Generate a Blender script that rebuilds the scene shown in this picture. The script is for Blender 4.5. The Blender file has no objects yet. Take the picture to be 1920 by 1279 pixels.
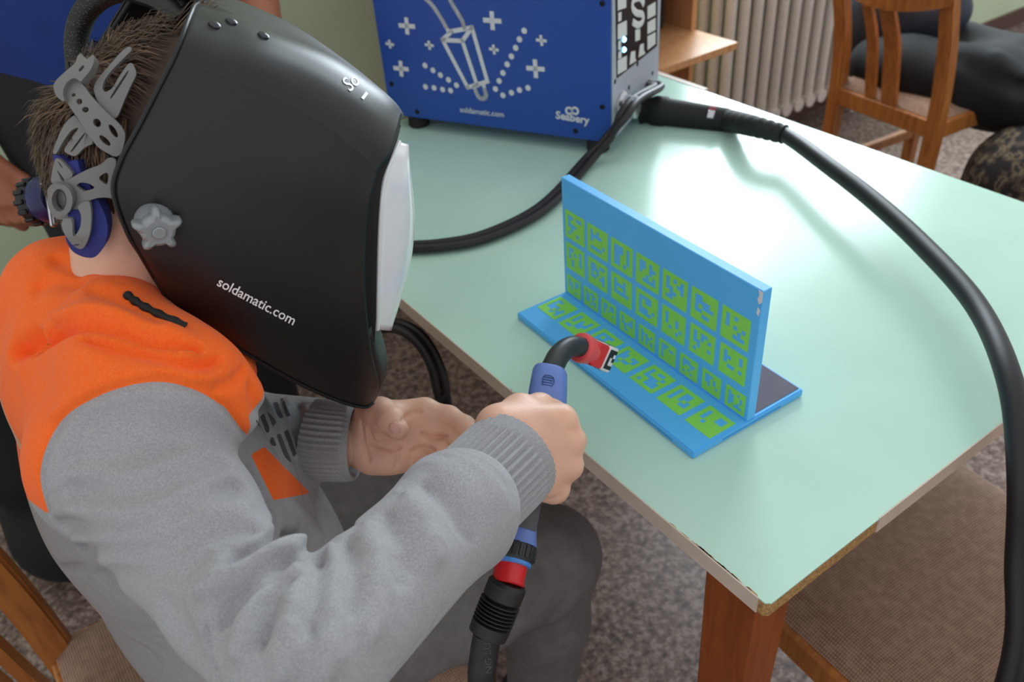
import bpy, bmesh, math, random
import numpy as np
from mathutils import Vector, Matrix
from mathutils.bvhtree import BVHTree
from mathutils.geometry import delaunay_2d_cdt

# ------------------------------------------------------------------ camera, world, lights, exposure
FPX = 1621.57; PITCH = math.radians(36.53); ROLL = math.radians(-4.6714)
CAM = np.array([0.0, 0.0, 1.37])
_f = np.array([0, math.cos(PITCH), -math.sin(PITCH)]); _r0 = np.array([1.0, 0, 0]); _u0 = np.cross(_r0, _f)
CR = math.cos(ROLL) * _r0 + math.sin(ROLL) * _u0
CU = -math.sin(ROLL) * _r0 + math.cos(ROLL) * _u0
CF = _f
scene = bpy.context.scene
COL = scene.collection
cd = bpy.data.cameras.new('camera'); cam = bpy.data.objects.new('camera', cd); COL.objects.link(cam)
cam.matrix_world = Matrix(((CR[0], CU[0], -CF[0], CAM[0]), (CR[1], CU[1], -CF[1], CAM[1]), (CR[2], CU[2], -CF[2], CAM[2]), (0, 0, 0, 1)))
cd.sensor_width = 36.0; cd.lens = FPX / 1920 * 36.0; cd.clip_start = 0.02
cd.dof.use_dof = True; cd.dof.focus_distance = 0.70; cd.dof.aperture_fstop = 8.5
scene.camera = cam
vs = scene.view_settings; vs.view_transform = 'Standard'; vs.look = 'None'; vs.gamma = 1.0; vs.use_curve_mapping = False
vs.exposure = 0.45
# table frame: a runs along the long table edge to the radiator wall, b across the table
TC = np.array([0.195, 0.438]); TA = np.array([-0.547, 0.837]); TA /= np.linalg.norm(TA); TBv = np.array([TA[1], -TA[0]])
A3 = np.array([TA[0], TA[1], 0.0]); B3 = np.array([TBv[0], TBv[1], 0.0]); Z3 = np.array([0, 0, 1.0])
def T(a, b, z): return np.array([TC[0] + a * TA[0] + b * TBv[0], TC[1] + a * TA[1] + b * TBv[1], z])
def inv(p): d = np.array(p[:2]) - TC; return np.array([d @ TA, d @ TBv, p[2]])
def ray(x, y): return CF + CR * (x - 960) / FPX - CU * (y - 639.5) / FPX
def D(x, y, d): return CAM + ray(x, y) * d
def PZ(x, y, z): r = ray(x, y); return CAM + r * (z - CAM[2]) / r[2]
def PP(x, y, p0, n): r = ray(x, y); return CAM + r * ((np.asarray(p0) - CAM) @ n) / (r @ n)
def proj(P):
    d = np.asarray(P) - CAM; z = d @ CF
    return np.stack([960 + FPX * (d @ CR) / z, 639.5 - FPX * (d @ CU) / z], -1)

world = bpy.data.worlds.new('world'); scene.world = world; world.use_nodes = True
world.node_tree.nodes['Background'].inputs[0].default_value = (0.95, 0.97, 1.0, 1)
world.node_tree.nodes['Background'].inputs[1].default_value = 0.62
def area(name, loc, target, sx, sy, power, col=(1, 1, 1)):
    l = bpy.data.lights.new(name, 'AREA'); l.shape = 'RECTANGLE'; l.size = sx; l.size_y = sy; l.energy = power; l.color = col
    o = bpy.data.objects.new(name, l); COL.objects.link(o); o.location = loc
    o.rotation_euler = (Vector(target) - Vector(loc)).to_track_quat('-Z', 'Y').to_euler(); return o
WIN = (1.45, 3.45, 0.98, 2.30)          # window above the radiator: b0, b1, z0, z1
wc = T(1.88, (WIN[0] + WIN[1]) / 2, (WIN[2] + WIN[3]) / 2)
area('window_daylight_offscreen', wc, wc - A3, WIN[1] - WIN[0] - .1, WIN[3] - WIN[2] - .1, 108, (0.80, 0.92, 1.0))

# ------------------------------------------------------------------ mesh helpers
def unit(v): v = np.asarray(v, float); return v / np.linalg.norm(v)
def frame_from(axis, hint=(0, 0, 1)):
    w = unit(axis); h = np.asarray(hint, float)
    if abs(w @ unit(h)) > 0.97: h = np.array([1.0, 0, 0])
    u = unit(np.cross(h, w)); v = np.cross(w, u); return u, v, w
class MB:
    def __init__(s): s.v = []; s.f = []; s.m = []; s.cur = 0
    def add(s, verts, faces):
        n = len(s.v); s.v += [tuple(map(float, p)) for p in verts]; s.f += [[i + n for i in f] for f in faces]; s.m += [s.cur] * len(faces); return s
    def box(s, c, size, X=(1, 0, 0), Y=(0, 1, 0), Z=(0, 0, 1)):
        c = np.asarray(c, float); X, Y, Z = (np.asarray(q, float) for q in (X, Y, Z)); hx, hy, hz = (q / 2 for q in size)
        P = [c + X * i * hx + Y * j * hy + Z * k * hz for i, j, k in ((-1,-1,-1),(1,-1,-1),(1,1,-1),(-1,1,-1),(-1,-1,1),(1,-1,1),(1,1,1),(-1,1,1))]
        F = [[0,3,2,1],[4,5,6,7],[0,1,5,4],[1,2,6,5],[2,3,7,6],[3,0,4,7]]
        if np.dot(np.cross(X, Y), Z) < 0: F = [f[::-1] for f in F]
        return s.add(P, F)
    def tbox(s, a0, a1, b0, b1, z0, z1):
        return s.box(T((a0+a1)/2, (b0+b1)/2, (z0+z1)/2), (a1-a0, b1-b0, z1-z0), A3, B3, Z3)
    def beam(s, p, q, w, h, hint=(0, 0, 1)):
        p = np.asarray(p, float); q = np.asarray(q, float); u, v, ww = frame_from(q - p, hint)
        return s.box((p + q) / 2, (w, h, np.linalg.norm(q - p)), u, v, ww)
    def tube(s, pts, r, seg=12, cap=True, flat=None, hint=(0, 0, 1), closed=False):
        pts = np.asarray(pts, float); n = len(pts); r = np.broadcast_to(np.asarray(r, float), (n,))
        tan = np.gradient(pts, axis=0)
        if closed: tan = np.roll(pts, -1, 0) - np.roll(pts, 1, 0)
        tan /= np.linalg.norm(tan, axis=1)[:, None] + 1e-12
        u, v, _ = frame_from(tan[0], hint); V = []
        for i in range(n):
            u = u - tan[i] * (u @ tan[i]); u = unit(u); v = np.cross(tan[i], u)
            for k in range(seg):
                t = 2 * math.pi * k / seg; V.append(pts[i] + r[i] * (u * math.cos(t) + v * math.sin(t) * (flat if flat else 1)))
        F = [[i*seg+k, i*seg+(k+1) % seg, (i+1)*seg+(k+1) % seg, (i+1)*seg+k] for i in range(n-1) for k in range(seg)]
        if closed: F += [[(n-1)*seg+k, (n-1)*seg+(k+1) % seg, (k+1) % seg, k] for k in range(seg)]
        elif cap: F += [list(range(seg))[::-1], [(n-1)*seg+k for k in range(seg)]]
        return s.add(V, F)
    def cyl(s, p, q, r, r2=None, seg=20):
        return s.tube([p, q], [r, r if r2 is None else r2], seg)
    def lathe(s, o, axis, prof, seg=28, cap=True):   # prof: (distance along axis, radius)
        o = np.asarray(o, float); u, v, w = frame_from(axis); V = []
        for h, r in prof:
            for k in range(seg):
                t = 2*math.pi*k/seg; V.append(o + w*h + (u*math.cos(t) + v*math.sin(t))*r)
        n = len(prof); F = [[i*seg+k, i*seg+(k+1) % seg, (i+1)*seg+(k+1) % seg, (i+1)*seg+k] for i in range(n-1) for k in range(seg)]
        if cap: F += [list(range(seg))[::-1], [(n-1)*seg+k for k in range(seg)]]
        return s.add(V, F)
    def prism(s, poly, o, X, Y, h):                  # poly in (x, y), extruded along X x Y
        o, X, Y = (np.asarray(q, float) for q in (o, X, Y)); N = np.cross(X, Y); n = len(poly)
        ar = sum(poly[i][0]*poly[(i+1) % n][1] - poly[(i+1) % n][0]*poly[i][1] for i in range(n))
        if ar < 0: poly = poly[::-1]
        V = [o + X*x + Y*y for x, y in poly] + [o + X*x + Y*y + N*h for x, y in poly]
        F = [list(range(n))[::-1], [n+i for i in range(n)]] + [[i, (i+1) % n, n+(i+1) % n, n+i] for i in range(n)]
        return s.add(V, F)
    def grid(s, P, flip=False):
        P = np.asarray(P); n, m = P.shape[:2]
        F = [[i*m+j, i*m+j+1, (i+1)*m+j+1, (i+1)*m+j] for i in range(n-1) for j in range(m-1)]
        if flip: F = [f[::-1] for f in F]
        return s.add(P.reshape(-1, 3), F)
    def ball(s, c, r, X=(1,0,0), Y=(0,1,0), Z=(0,0,1), nu=16, nv=10):
        c = np.asarray(c, float); r = (r, r, r) if np.isscalar(r) else r; X, Y, Z = (np.asarray(q, float) for q in (X, Y, Z)); V = []
        for i in range(1, nv):
            th = math.pi*i/nv
            for k in range(nu):
                ph = 2*math.pi*k/nu; V.append(c + X*r[0]*math.sin(th)*math.cos(ph) + Y*r[1]*math.sin(th)*math.sin(ph) + Z*r[2]*math.cos(th))
        V += [c + Z*r[2], c - Z*r[2]]; m = nv-1
        F = [[i*nu+k, (i+1)*nu+k, (i+1)*nu+(k+1) % nu, i*nu+(k+1) % nu] for i in range(m-1) for k in range(nu)]
        F += [[m*nu, k, (k+1) % nu] for k in range(nu)] + [[m*nu+1, (m-1)*nu+(k+1) % nu, (m-1)*nu+k] for k in range(nu)]
        return s.add(V, F)
WORLD = {}
def setp(o, label=None, cat=None, group=None, kind=None):
    for k, v in (('label', label), ('category', cat), ('group', group), ('kind', kind)):
        if v: o[k] = v
    return o
def thing(name, base, label, cat, group=None, rotz=0.0):
    o = bpy.data.objects.new(name, None); COL.objects.link(o); o.empty_display_size = 0.05
    o.location = tuple(base); o.rotation_euler = (0, 0, rotz)
    WORLD[o.name] = Matrix.Translation(Vector(base)) @ Matrix.Rotation(rotz, 4, 'Z')
    return setp(o, label, cat, group)
def build(name, mb, mats, parent=None, smooth=False, bevel=0.0, local=False, origin=None, label=None, seg=1, angle=35, **kw):
    """one mesh object; vertices are given in world coordinates unless local"""
    mats = mats if isinstance(mats, (list, tuple)) else [mats]
    me = bpy.data.meshes.new(name)
    V = np.asarray(mb.v, float)
    if parent is not None:
        Mw = WORLD[parent.name]
        if not local:
            Mi = np.array(Mw.inverted()); V = V @ Mi[:3, :3].T + Mi[:3, 3]
        Mo = Matrix.Identity(4)
    else:
        c = np.asarray(origin if origin is not None else [(V[:,0].min()+V[:,0].max())/2, (V[:,1].min()+V[:,1].max())/2, V[:,2].min()])
        V = V - c; Mo = Matrix.Translation(Vector(c))
    me.from_pydata([tuple(p) for p in V], [], mb.f)
    for m in mats: me.materials.append(m)
    if len(mats) > 1: me.polygons.foreach_set('material_index', mb.m)
    if bevel > 0 :
        bm = bmesh.new(); bm.from_mesh(me)
        ed = [e for e in bm.edges if len(e.link_faces) == 2 and e.calc_face_angle(0) > 0.6]
        bmesh.ops.bevel(bm, geom=ed, offset=bevel, segments=seg, affect='EDGES', clamp_overlap=True)
        bm.to_mesh(me); bm.free()
    if smooth:
        me.shade_smooth() if angle is None else None
        if angle is not None:
            me.polygons.foreach_set('use_smooth', [True]*len(me.polygons))
            me.set_sharp_from_angle(angle=math.radians(angle))
    me.update(); me.validate()
    o = bpy.data.objects.new(name, me); COL.objects.link(o)
    if parent is not None: o.parent = parent; WORLD[o.name] = WORLD[parent.name]
    else: o.location = Mo.translation; WORLD[o.name] = Mo
    if label: o['label'] = label
    return setp(o, None, **kw) if kw else o
def dup(root, loc=None, rotz=None, **kw):
    r = root.copy(); COL.objects.link(r)
    if loc is not None: r.location = tuple(loc)
    if rotz is not None: r.rotation_euler = (0, 0, rotz)
    setp(r, **kw); ch = [o for o in bpy.data.objects if o.parent == root]
    for c in ch:
        d = c.copy(); COL.objects.link(d); d.parent = r
        for g in [o for o in bpy.data.objects if o.parent == c]:
            e = g.copy(); COL.objects.link(e); e.parent = d
    return r
def crom(P, n):
    """Catmull-Rom through rows of P, n samples per span"""
    P = np.asarray(P, float); Q = np.concatenate([[2*P[0]-P[1]], P, [2*P[-1]-P[-2]]]); out = []
    for i in range(len(P)-1):
        p0, p1, p2, p3 = Q[i:i+4]
        for t in np.linspace(0, 1, n, endpoint=False):
            out.append(.5*((2*p1) + (p2-p0)*t + (2*p0-5*p1+4*p2-p3)*t*t + (3*p1-p0-3*p2+p3)*t**3))
    out.append(P[-1]); return np.array(out)
def crom2(P, n, m):
    P = crom(P, n); return np.swapaxes(crom(np.swapaxes(P, 0, 1), m), 0, 1)
def text_mesh(s, size=1.0, bold=0.0, shear=0.0):
    cu = bpy.data.curves.new('t', 'FONT'); cu.body = s; cu.size = size; cu.offset = bold; cu.shear = shear; cu.resolution_u = 3
    ob = bpy.data.objects.new('t', cu); COL.objects.link(ob)
    me = ob.to_mesh() if False else None
    dg = bpy.context.evaluated_depsgraph_get(); me = bpy.data.meshes.new_from_object(ob.evaluated_get(dg))
    V = np.array([v.co[:] for v in me.vertices])[:, :2]; F = [list(p.vertices) for p in me.polygons]
    bpy.data.objects.remove(ob); bpy.data.curves.remove(cu); bpy.data.meshes.remove(me)
    return V, F

# ------------------------------------------------------------------ materials
def lin(c):
    if isinstance(c, str): c = [int(c[i:i+2], 16) / 255 for i in (0, 2, 4)]
    return tuple(x/12.92 if x <= 0.04045 else ((x+.055)/1.055)**2.4 for x in c) + (1.0,)
def nodes(m): return m.node_tree.nodes, m.node_tree.links
MC = {}
def mat(name, col, rough=.5, metal=0.0, var=0.0, vs_=60.0, bump=0.0, bs=200.0, spec=.5, coat=0.0, emit=None, estr=0.0, stretch=None, trans=0.0, sheen=0.0):
    if name in MC: return MC[name]
    m = bpy.data.materials.new(name); m.use_nodes = True; N, L = nodes(m); b = N['Principled BSDF']
    c = lin(col); b.inputs['Base Color'].default_value = c; b.inputs['Roughness'].default_value = rough; b.inputs['Metallic'].default_value = metal
    b.inputs['Specular IOR Level'].default_value = spec; b.inputs['Coat Weight'].default_value = coat; b.inputs['Coat Roughness'].default_value = .15
    b.inputs['Transmission Weight'].default_value = trans; b.inputs['Sheen Weight'].default_value = sheen
    if emit: b.inputs['Emission Color'].default_value = lin(emit); b.inputs['Emission Strength'].default_value = estr
    tc = N.new('ShaderNodeTexCoord'); mp = N.new('ShaderNodeMapping'); L.new(tc.outputs['Object'], mp.inputs[0])
    if stretch: mp.inputs['Scale'].default_value = stretch
    nz = N.new('ShaderNodeTexNoise'); nz.inputs['Scale'].default_value = vs_; nz.inputs['Detail'].default_value = 5; L.new(mp.outputs[0], nz.inputs['Vector'])
    v = var if var else 0.03
    cr = N.new('ShaderNodeValToRGB'); cr.color_ramp.elements[0].position = .3; cr.color_ramp.elements[1].position = .7
    cr.color_ramp.elements[0].color = tuple(x*(1-v) for x in c[:3]) + (1,); cr.color_ramp.elements[1].color = tuple(min(1, x*(1+v)) for x in c[:3]) + (1,)
    L.new(nz.outputs['Fac'], cr.inputs[0]); L.new(cr.outputs[0], b.inputs['Base Color'])
    if bump:
        n2 = N.new('ShaderNodeTexNoise'); n2.inputs['Scale'].default_value = bs; n2.inputs['Detail'].default_value = 4; L.new(mp.outputs[0], n2.inputs['Vector'])
        bp = N.new('ShaderNodeBump'); bp.inputs['Strength'].default_value = bump; bp.inputs['Distance'].default_value = .002
        L.new(n2.outputs['Fac'], bp.inputs['Height']); L.new(bp.outputs[0], b.inputs['Normal'])
    MC[name] = m; return m

# ------------------------------------------------------------------ signed-distance modelling (organic shapes)
class Field:
    def __init__(s, lo, hi, h, far=.05):
        s.lo = np.asarray(lo, float); s.h = h; s.n = np.ceil((np.asarray(hi) - s.lo)/h).astype(int) + 1
        s.v = np.full(s.n, far, np.float32); s.far = far
    def _sub(s, lo, hi):
        i0 = np.clip(np.floor((lo - s.lo)/s.h).astype(int), 0, s.n); i1 = np.clip(np.ceil((hi - s.lo)/s.h).astype(int)+1, 0, s.n)
        if (i1 <= i0).any(): return None, None
        sl = tuple(slice(a, b) for a, b in zip(i0, i1))
        ax = [(s.lo[k] + s.h*np.arange(i0[k], i1[k])).astype(np.float32) for k in range(3)]
        return sl, (ax[0][:, None, None], ax[1][None, :, None], ax[2][None, None, :])
    def _mix(s, sl, d, k, sub=False):
        o = s.v[sl]
        if sub:
            d = -d; hh = np.clip(.5 - .5*(d - o)/k, 0, 1); s.v[sl] = o*hh + d*(1-hh) + k*hh*(1-hh) if True else 0
        elif k <= 0: s.v[sl] = np.minimum(o, d)
        else:
            hh = np.clip(.5 + .5*(o - d)/k, 0, 1); s.v[sl] = o*(1-hh) + d*hh - k*hh*(1-hh)
    def cone(s, p, r1, q, r2, k=.01, flat=None, fq=1.0):
        p = np.asarray(p, float); q = np.asarray(q, float); R = max(r1, r2) * max(1, fq) + s.far
        sl, X = s._sub(np.minimum(p, q) - R, np.maximum(p, q) + R)
        if sl is None: return
        d = q - p; L2 = d @ d + 1e-12
        x, y, z = (X[i] - p[i] for i in range(3)); t = np.clip((x*d[0] + y*d[1] + z*d[2])/L2, 0, 1)
        x = x - t*d[0]; y = y - t*d[1]; z = z - t*d[2]
        if flat is not None:
            n = unit(flat); c = x*n[0] + y*n[1] + z*n[2]; g = (1/fq - 1)*c; x = x + g*n[0]; y = y + g*n[1]; z = z + g*n[2]
        dist = np.sqrt(x*x + y*y + z*z) - (r1 + (r2 - r1)*t)
        s._mix(sl, dist.astype(np.float32), k)
    def chain(s, pts, k=.01, **kw):
        for (p, r), (q, r2) in zip(pts[:-1], pts[1:]): s.cone(p, r, q, r2, k, **kw)
    def ell(s, c, rad, ax=None, k=.01, sub=False):
        c = np.asarray(c, float); rad = np.asarray(rad, float); ax = np.eye(3) if ax is None else np.asarray(ax, float); R = rad.max() + s.far
        sl, X = s._sub(c - R, c + R)
        if sl is None: return
        x, y, z = (X[i] - c[i] for i in range(3)); l = [(x*a[0] + y*a[1] + z*a[2]) for a in ax]
        k0 = np.sqrt(sum((l[i]/rad[i])**2 for i in range(3))); k1 = np.sqrt(sum((l[i]/rad[i]**2)**2 for i in range(3))) + 1e-9
        s._mix(sl, (k0*(k0 - 1)/k1).astype(np.float32), k, sub)
    def groove(s, pts, width, depth):
        """push the surface in (depth>0) or out (depth<0) along a polyline"""
        pts = np.asarray(pts, float); R = width*3
        for p, q in zip(pts[:-1], pts[1:]):
            sl, X = s._sub(np.minimum(p, q) - R, np.maximum(p, q) + R)
            if sl is None: continue
            d = q - p; L2 = d @ d + 1e-12; x, y, z = (X[i] - p[i] for i in range(3)); t = np.clip((x*d[0] + y*d[1] + z*d[2])/L2, 0, 1)
            x = x - t*d[0]; y = y - t*d[1]; z = z - t*d[2]; g = (depth*np.exp(-(x*x + y*y + z*z)/(width*width))).astype(np.float32)
            if not hasattr(s, 'acc'): s.acc = np.zeros_like(s.v)
            a = s.acc[sl]; s.acc[sl] = np.where(np.abs(g) > np.abs(a), g, a)
    def flush(s):
        if hasattr(s, 'acc'): s.v += s.acc; del s.acc
    def sample(s, P):
        q = (np.asarray(P, float) - s.lo)/s.h; i = np.floor(q).astype(int)
        if (i < 0).any() or (i >= s.n - 1).any(): return s.far
        t = q - i; c = s.v[i[0]:i[0]+2, i[1]:i[1]+2, i[2]:i[2]+2]
        c = c[0]*(1-t[0]) + c[1]*t[0]; c = c[0]*(1-t[1]) + c[1]*t[1]; return float(c[0]*(1-t[2]) + c[1]*t[2])
    def hit(s, px, py, d0=.3, d1=2.2, step=.003):
        r = ray(px, py); p = None; t = d0
        while t < d1:
            v = s.sample(CAM + r*t)
            if v < 0:
                lo, hi = t - step, t
                for _ in range(8):
                    m = (lo+hi)/2
                    if s.sample(CAM + r*m) < 0: hi = m
                    else: lo = m
                return CAM + r*hi
            t += step
        return None
    def curve(s, px, n=6):
        P = crom(np.array(px, float), n); H = [s.hit(*q) for q in P]; return [h for h in H if h is not None]
    def mesh(s):
        v = s.v; S = v < 0; n = s.n
        c = np.zeros(n - 1, np.int8)
        for i in (0, 1):
            for j in (0, 1):
                for k in (0, 1): c += S[i:n[0]-1+i, j:n[1]-1+j, k:n[2]-1+k]
        act = np.argwhere((c > 0) & (c < 8)); idx = np.full(n - 1, -1, np.int64); idx[tuple(act.T)] = np.arange(len(act))
        acc = np.zeros((len(act), 3)); cnt = np.zeros(len(act)); co = [(i, j, k) for i in (0, 1) for j in (0, 1) for k in (0, 1)]
        g = lambda o: v[act[:, 0]+o[0], act[:, 1]+o[1], act[:, 2]+o[2]].astype(float)
        gv = {o: g(o) for o in co}
        for o in co:
            for ax in range(3):
                if o[ax] == 0:
                    o2 = list(o); o2[ax] = 1; o2 = tuple(o2); a, b = gv[o], gv[o2]; m = (a < 0) != (b < 0)
                    t = np.where(m, a/np.where(m, a - b, 1), 0); p = np.tile(np.array(o, float), (len(act), 1)); p[:, ax] += t
                    acc[m] += p[m]; cnt[m] += 1
        V = s.lo + s.h*(act + acc/np.maximum(cnt, 1)[:, None]); F = []
        for ax in range(3):
            u, w = [q for q in range(3) if q != ax]
            A = [slice(None)]*3; Bs = [slice(None)]*3; A[ax] = slice(0, -1); Bs[ax] = slice(1, None)
            e = np.argwhere(S[tuple(A)] != S[tuple(Bs)]); ok = (e[:, u] > 0) & (e[:, w] > 0) & (e[:, u] < n[u]-1) & (e[:, w] < n[w]-1); e = e[ok]
            q = []
            for du, dw in ((0, 0), (-1, 0), (-1, -1), (0, -1)):
                f = e.copy(); f[:, u] += du; f[:, w] += dw; q.append(idx[tuple(f.T)])
            q = np.stack(q, 1); ins = S[tuple(e.T)]; fl = ins if ax != 1 else ~ins
            q[~fl] = q[~fl][:, ::-1]; F.append(q)
        F = np.concatenate(F); F = F[(F >= 0).all(1)]
        return V, F
def relax(V, F, it=2, lam=.5):
    E = np.concatenate([F[:, [0, 1]], F[:, [1, 2]], F[:, [2, 3]], F[:, [3, 0]]]); E = np.concatenate([E, E[:, ::-1]])
    deg = np.bincount(E[:, 0], minlength=len(V))[:, None]
    for _ in range(it):
        S = np.stack([np.bincount(E[:, 0], V[E[:, 1], k], len(V)) for k in range(3)], 1); V = V + lam*(S/np.maximum(deg, 1) - V)
    return V
def organic(name, parts, mats, parent=None, attrs=None, face_mat=None, origin=None, label=None):
    """parts: list of (V, F) joined as one smooth mesh object"""
    off = 0; VV = []; FF = []
    for V, F in parts: VV.append(V); FF.append(np.asarray(F) + off); off += len(V)
    V = np.concatenate(VV); F = np.concatenate(FF); me = bpy.data.meshes.new(name); mats = mats if isinstance(mats, (list, tuple)) else [mats]
    W = V
    if parent is not None: V = V - np.array(WORLD[parent.name].translation); 
    else: V = V - np.asarray(origin)
    me.vertices.add(len(V)); me.vertices.foreach_set('co', V.astype(np.float32).ravel())
    me.loops.add(F.size); me.loops.foreach_set('vertex_index', F.astype(np.int32).ravel())
    me.polygons.add(len(F)); me.polygons.foreach_set('loop_start', np.arange(0, F.size, 4, dtype=np.int32))
    me.polygons.foreach_set('use_smooth', np.ones(len(F), bool))
    for m in mats: me.materials.append(m)
    if face_mat is not None: me.polygons.foreach_set('material_index', face_mat(W[F].mean(1)).astype(np.int32))
    me.update(calc_edges=True); me.validate()
    for k, fn in (attrs or {}).items():
        at = me.attributes.new(k, 'FLOAT', 'POINT'); at.data.foreach_set('value', fn(W).astype(np.float32))
    o = bpy.data.objects.new(name, me); COL.objects.link(o)
    if parent is not None: o.parent = parent; WORLD[o.name] = WORLD[parent.name]
    else: o.location = tuple(origin); WORLD[o.name] = Matrix.Translation(Vector(origin))
    if label: o['label'] = label
    return o
def vnormals(V, F):
    n = np.cross(V[F[:, 2]] - V[F[:, 0]], V[F[:, 3]] - V[F[:, 1]]); N = np.stack([np.bincount(F.ravel(), np.repeat(n[:, k], 4), len(V)) for k in range(3)], 1)
    return N/(np.linalg.norm(N, axis=1)[:, None] + 1e-12)
def fold(V, F, curves):
    """press folds into (depth > 0) or raise them out of a cloth surface along 3-D polylines"""
    N = vnormals(V, F); acc = np.zeros(len(V))
    for pts, w, d in curves:
        pts = np.asarray(pts); lo = pts.min(0) - 3*w; hi = pts.max(0) + 3*w; idx = np.nonzero(((V > lo) & (V < hi)).all(1))[0]
        if not len(idx): continue
        P = V[idx]; best = np.full(len(idx), 1e9); n = len(pts) - 1
        for i in range(n):
            a, b = pts[i], pts[i+1]; q = b - a; t = np.clip(((P - a) @ q)/(q @ q + 1e-12), 0, 1); dist = np.linalg.norm(P - a - t[:, None]*q, axis=1)
            s = (i + t)/n; taper = np.minimum(1, 4*np.minimum(s, 1 - s) + .15); best = np.minimum(best, dist/np.sqrt(taper))
        g = d*np.exp(-(best/w)**2); a_ = acc[idx]; acc[idx] = np.where(np.sign(a_)*np.sign(g) < 0, a_ + g, np.where(np.abs(g) > np.abs(a_), g, a_))
    return V - N*acc[:, None]
def poly_sd(P, poly):
    """signed distance (positive inside) of 2-D points to a polygon"""
    poly = np.asarray(poly, float); d = np.full(len(P), 1e9); ins = np.zeros(len(P), bool); n = len(poly)
    for i in range(n):
        a, b = poly[i], poly[(i+1) % n]; e = b - a; w = P - a; t = np.clip((w @ e)/(e @ e + 1e-9), 0, 1)[:, None]
        d = np.minimum(d, np.linalg.norm(w - e*t, axis=1))
        c = ((a[1] > P[:, 1]) != (b[1] > P[:, 1])) & (P[:, 0] < (b[0]-a[0])*(P[:, 1]-a[1])/(b[1]-a[1]+1e-12) + a[0]); ins ^= c
    return np.where(ins, d, -d)

# ------------------------------------------------------------------ materials of the place
def wood(name, c1, c2, rough=.4, sc=(14, 14, 1.6)):
    m = mat(name, c1, rough); N, L = nodes(m); b = N['Principled BSDF']
    tc = N.new('ShaderNodeTexCoord'); mp = N.new('ShaderNodeMapping'); mp.inputs['Scale'].default_value = sc; L.new(tc.outputs['Object'], mp.inputs[0])
    nz = N.new('ShaderNodeTexNoise'); nz.inputs['Scale'].default_value = 6; nz.inputs['Detail'].default_value = 6; nz.inputs['Distortion'].default_value = .6
    L.new(mp.outputs[0], nz.inputs['Vector']); cr = N.new('ShaderNodeValToRGB'); cr.color_ramp.elements[0].position = .35; cr.color_ramp.elements[1].position = .68
    cr.color_ramp.elements[0].color = lin(c1); cr.color_ramp.elements[1].color = lin(c2)
    L.new(nz.outputs['Fac'], cr.inputs[0]); L.new(cr.outputs[0], b.inputs['Base Color']); return m
m_wood = wood('chair wood', '9a5a28', 'b87638')
m_leg = wood('table leg wood', '83401a', '98501f')
m_desk = wood('desk wood', 'c28a58', 'd6a273', .3)
m_wall = mat('green wall paint', 'd0e0bd', .7, var=.05, vs_=3)
m_skirt = mat('brown skirting paint', '5c4036', .5)
m_rad = mat('cream radiator paint', 'd8cfc4', .45, var=.04)
m_white = mat('white paint', 'e8e8e4', .5)
m_band = mat('cream edge band', 'd0bfae', .5, var=.06, vs_=40)
m_chip = mat('bare chipboard', 'a9834f', .9, var=.4, vs_=300, bump=.6, bs=400)
m_glass = mat('window glass', 'ffffff', .02, trans=1.0)
def floor_mat():
    m = mat('terrazzo floor', '6a5a50', .42); N, L = nodes(m); b = N['Principled BSDF']
    tc = N.new('ShaderNodeTexCoord'); out = None
    def layer(scale, ramp, det=3):
        nz = N.new('ShaderNodeTexNoise'); nz.inputs['Scale'].default_value = scale; nz.inputs['Detail'].default_value = det; nz.inputs['Roughness'].default_value = .6
        L.new(tc.outputs['Object'], nz.inputs['Vector']); cr = N.new('ShaderNodeValToRGB'); e = cr.color_ramp.elements
        e[0].position, e[0].color = ramp[0][0], lin(ramp[0][1]); e[1].position, e[1].color = ramp[-1][0], lin(ramp[-1][1])
        for p, c in ramp[1:-1]: x = e.new(p); x.color = lin(c)
        L.new(nz.outputs['Fac'], cr.inputs[0]); return cr
    c1 = layer(78, [(.30, '40352e'), (.42, '685650'), (.53, '846c62'), (.63, 'a2938b'), (.74, '785d52')], 3)
    c2 = layer(4, [(.3, 'b8b0a8'), (.7, 'ffffff')])
    mx = N.new('ShaderNodeMix'); mx.data_type = 'RGBA'; mx.blend_type = 'MULTIPLY'; mx.inputs[0].default_value = 0.0
    L.new(c1.outputs[0], mx.inputs[6]); L.new(c2.outputs[0], mx.inputs[7]); L.new(mx.outputs[2], b.inputs['Base Color']); return m
m_floor = floor_mat()
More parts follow.
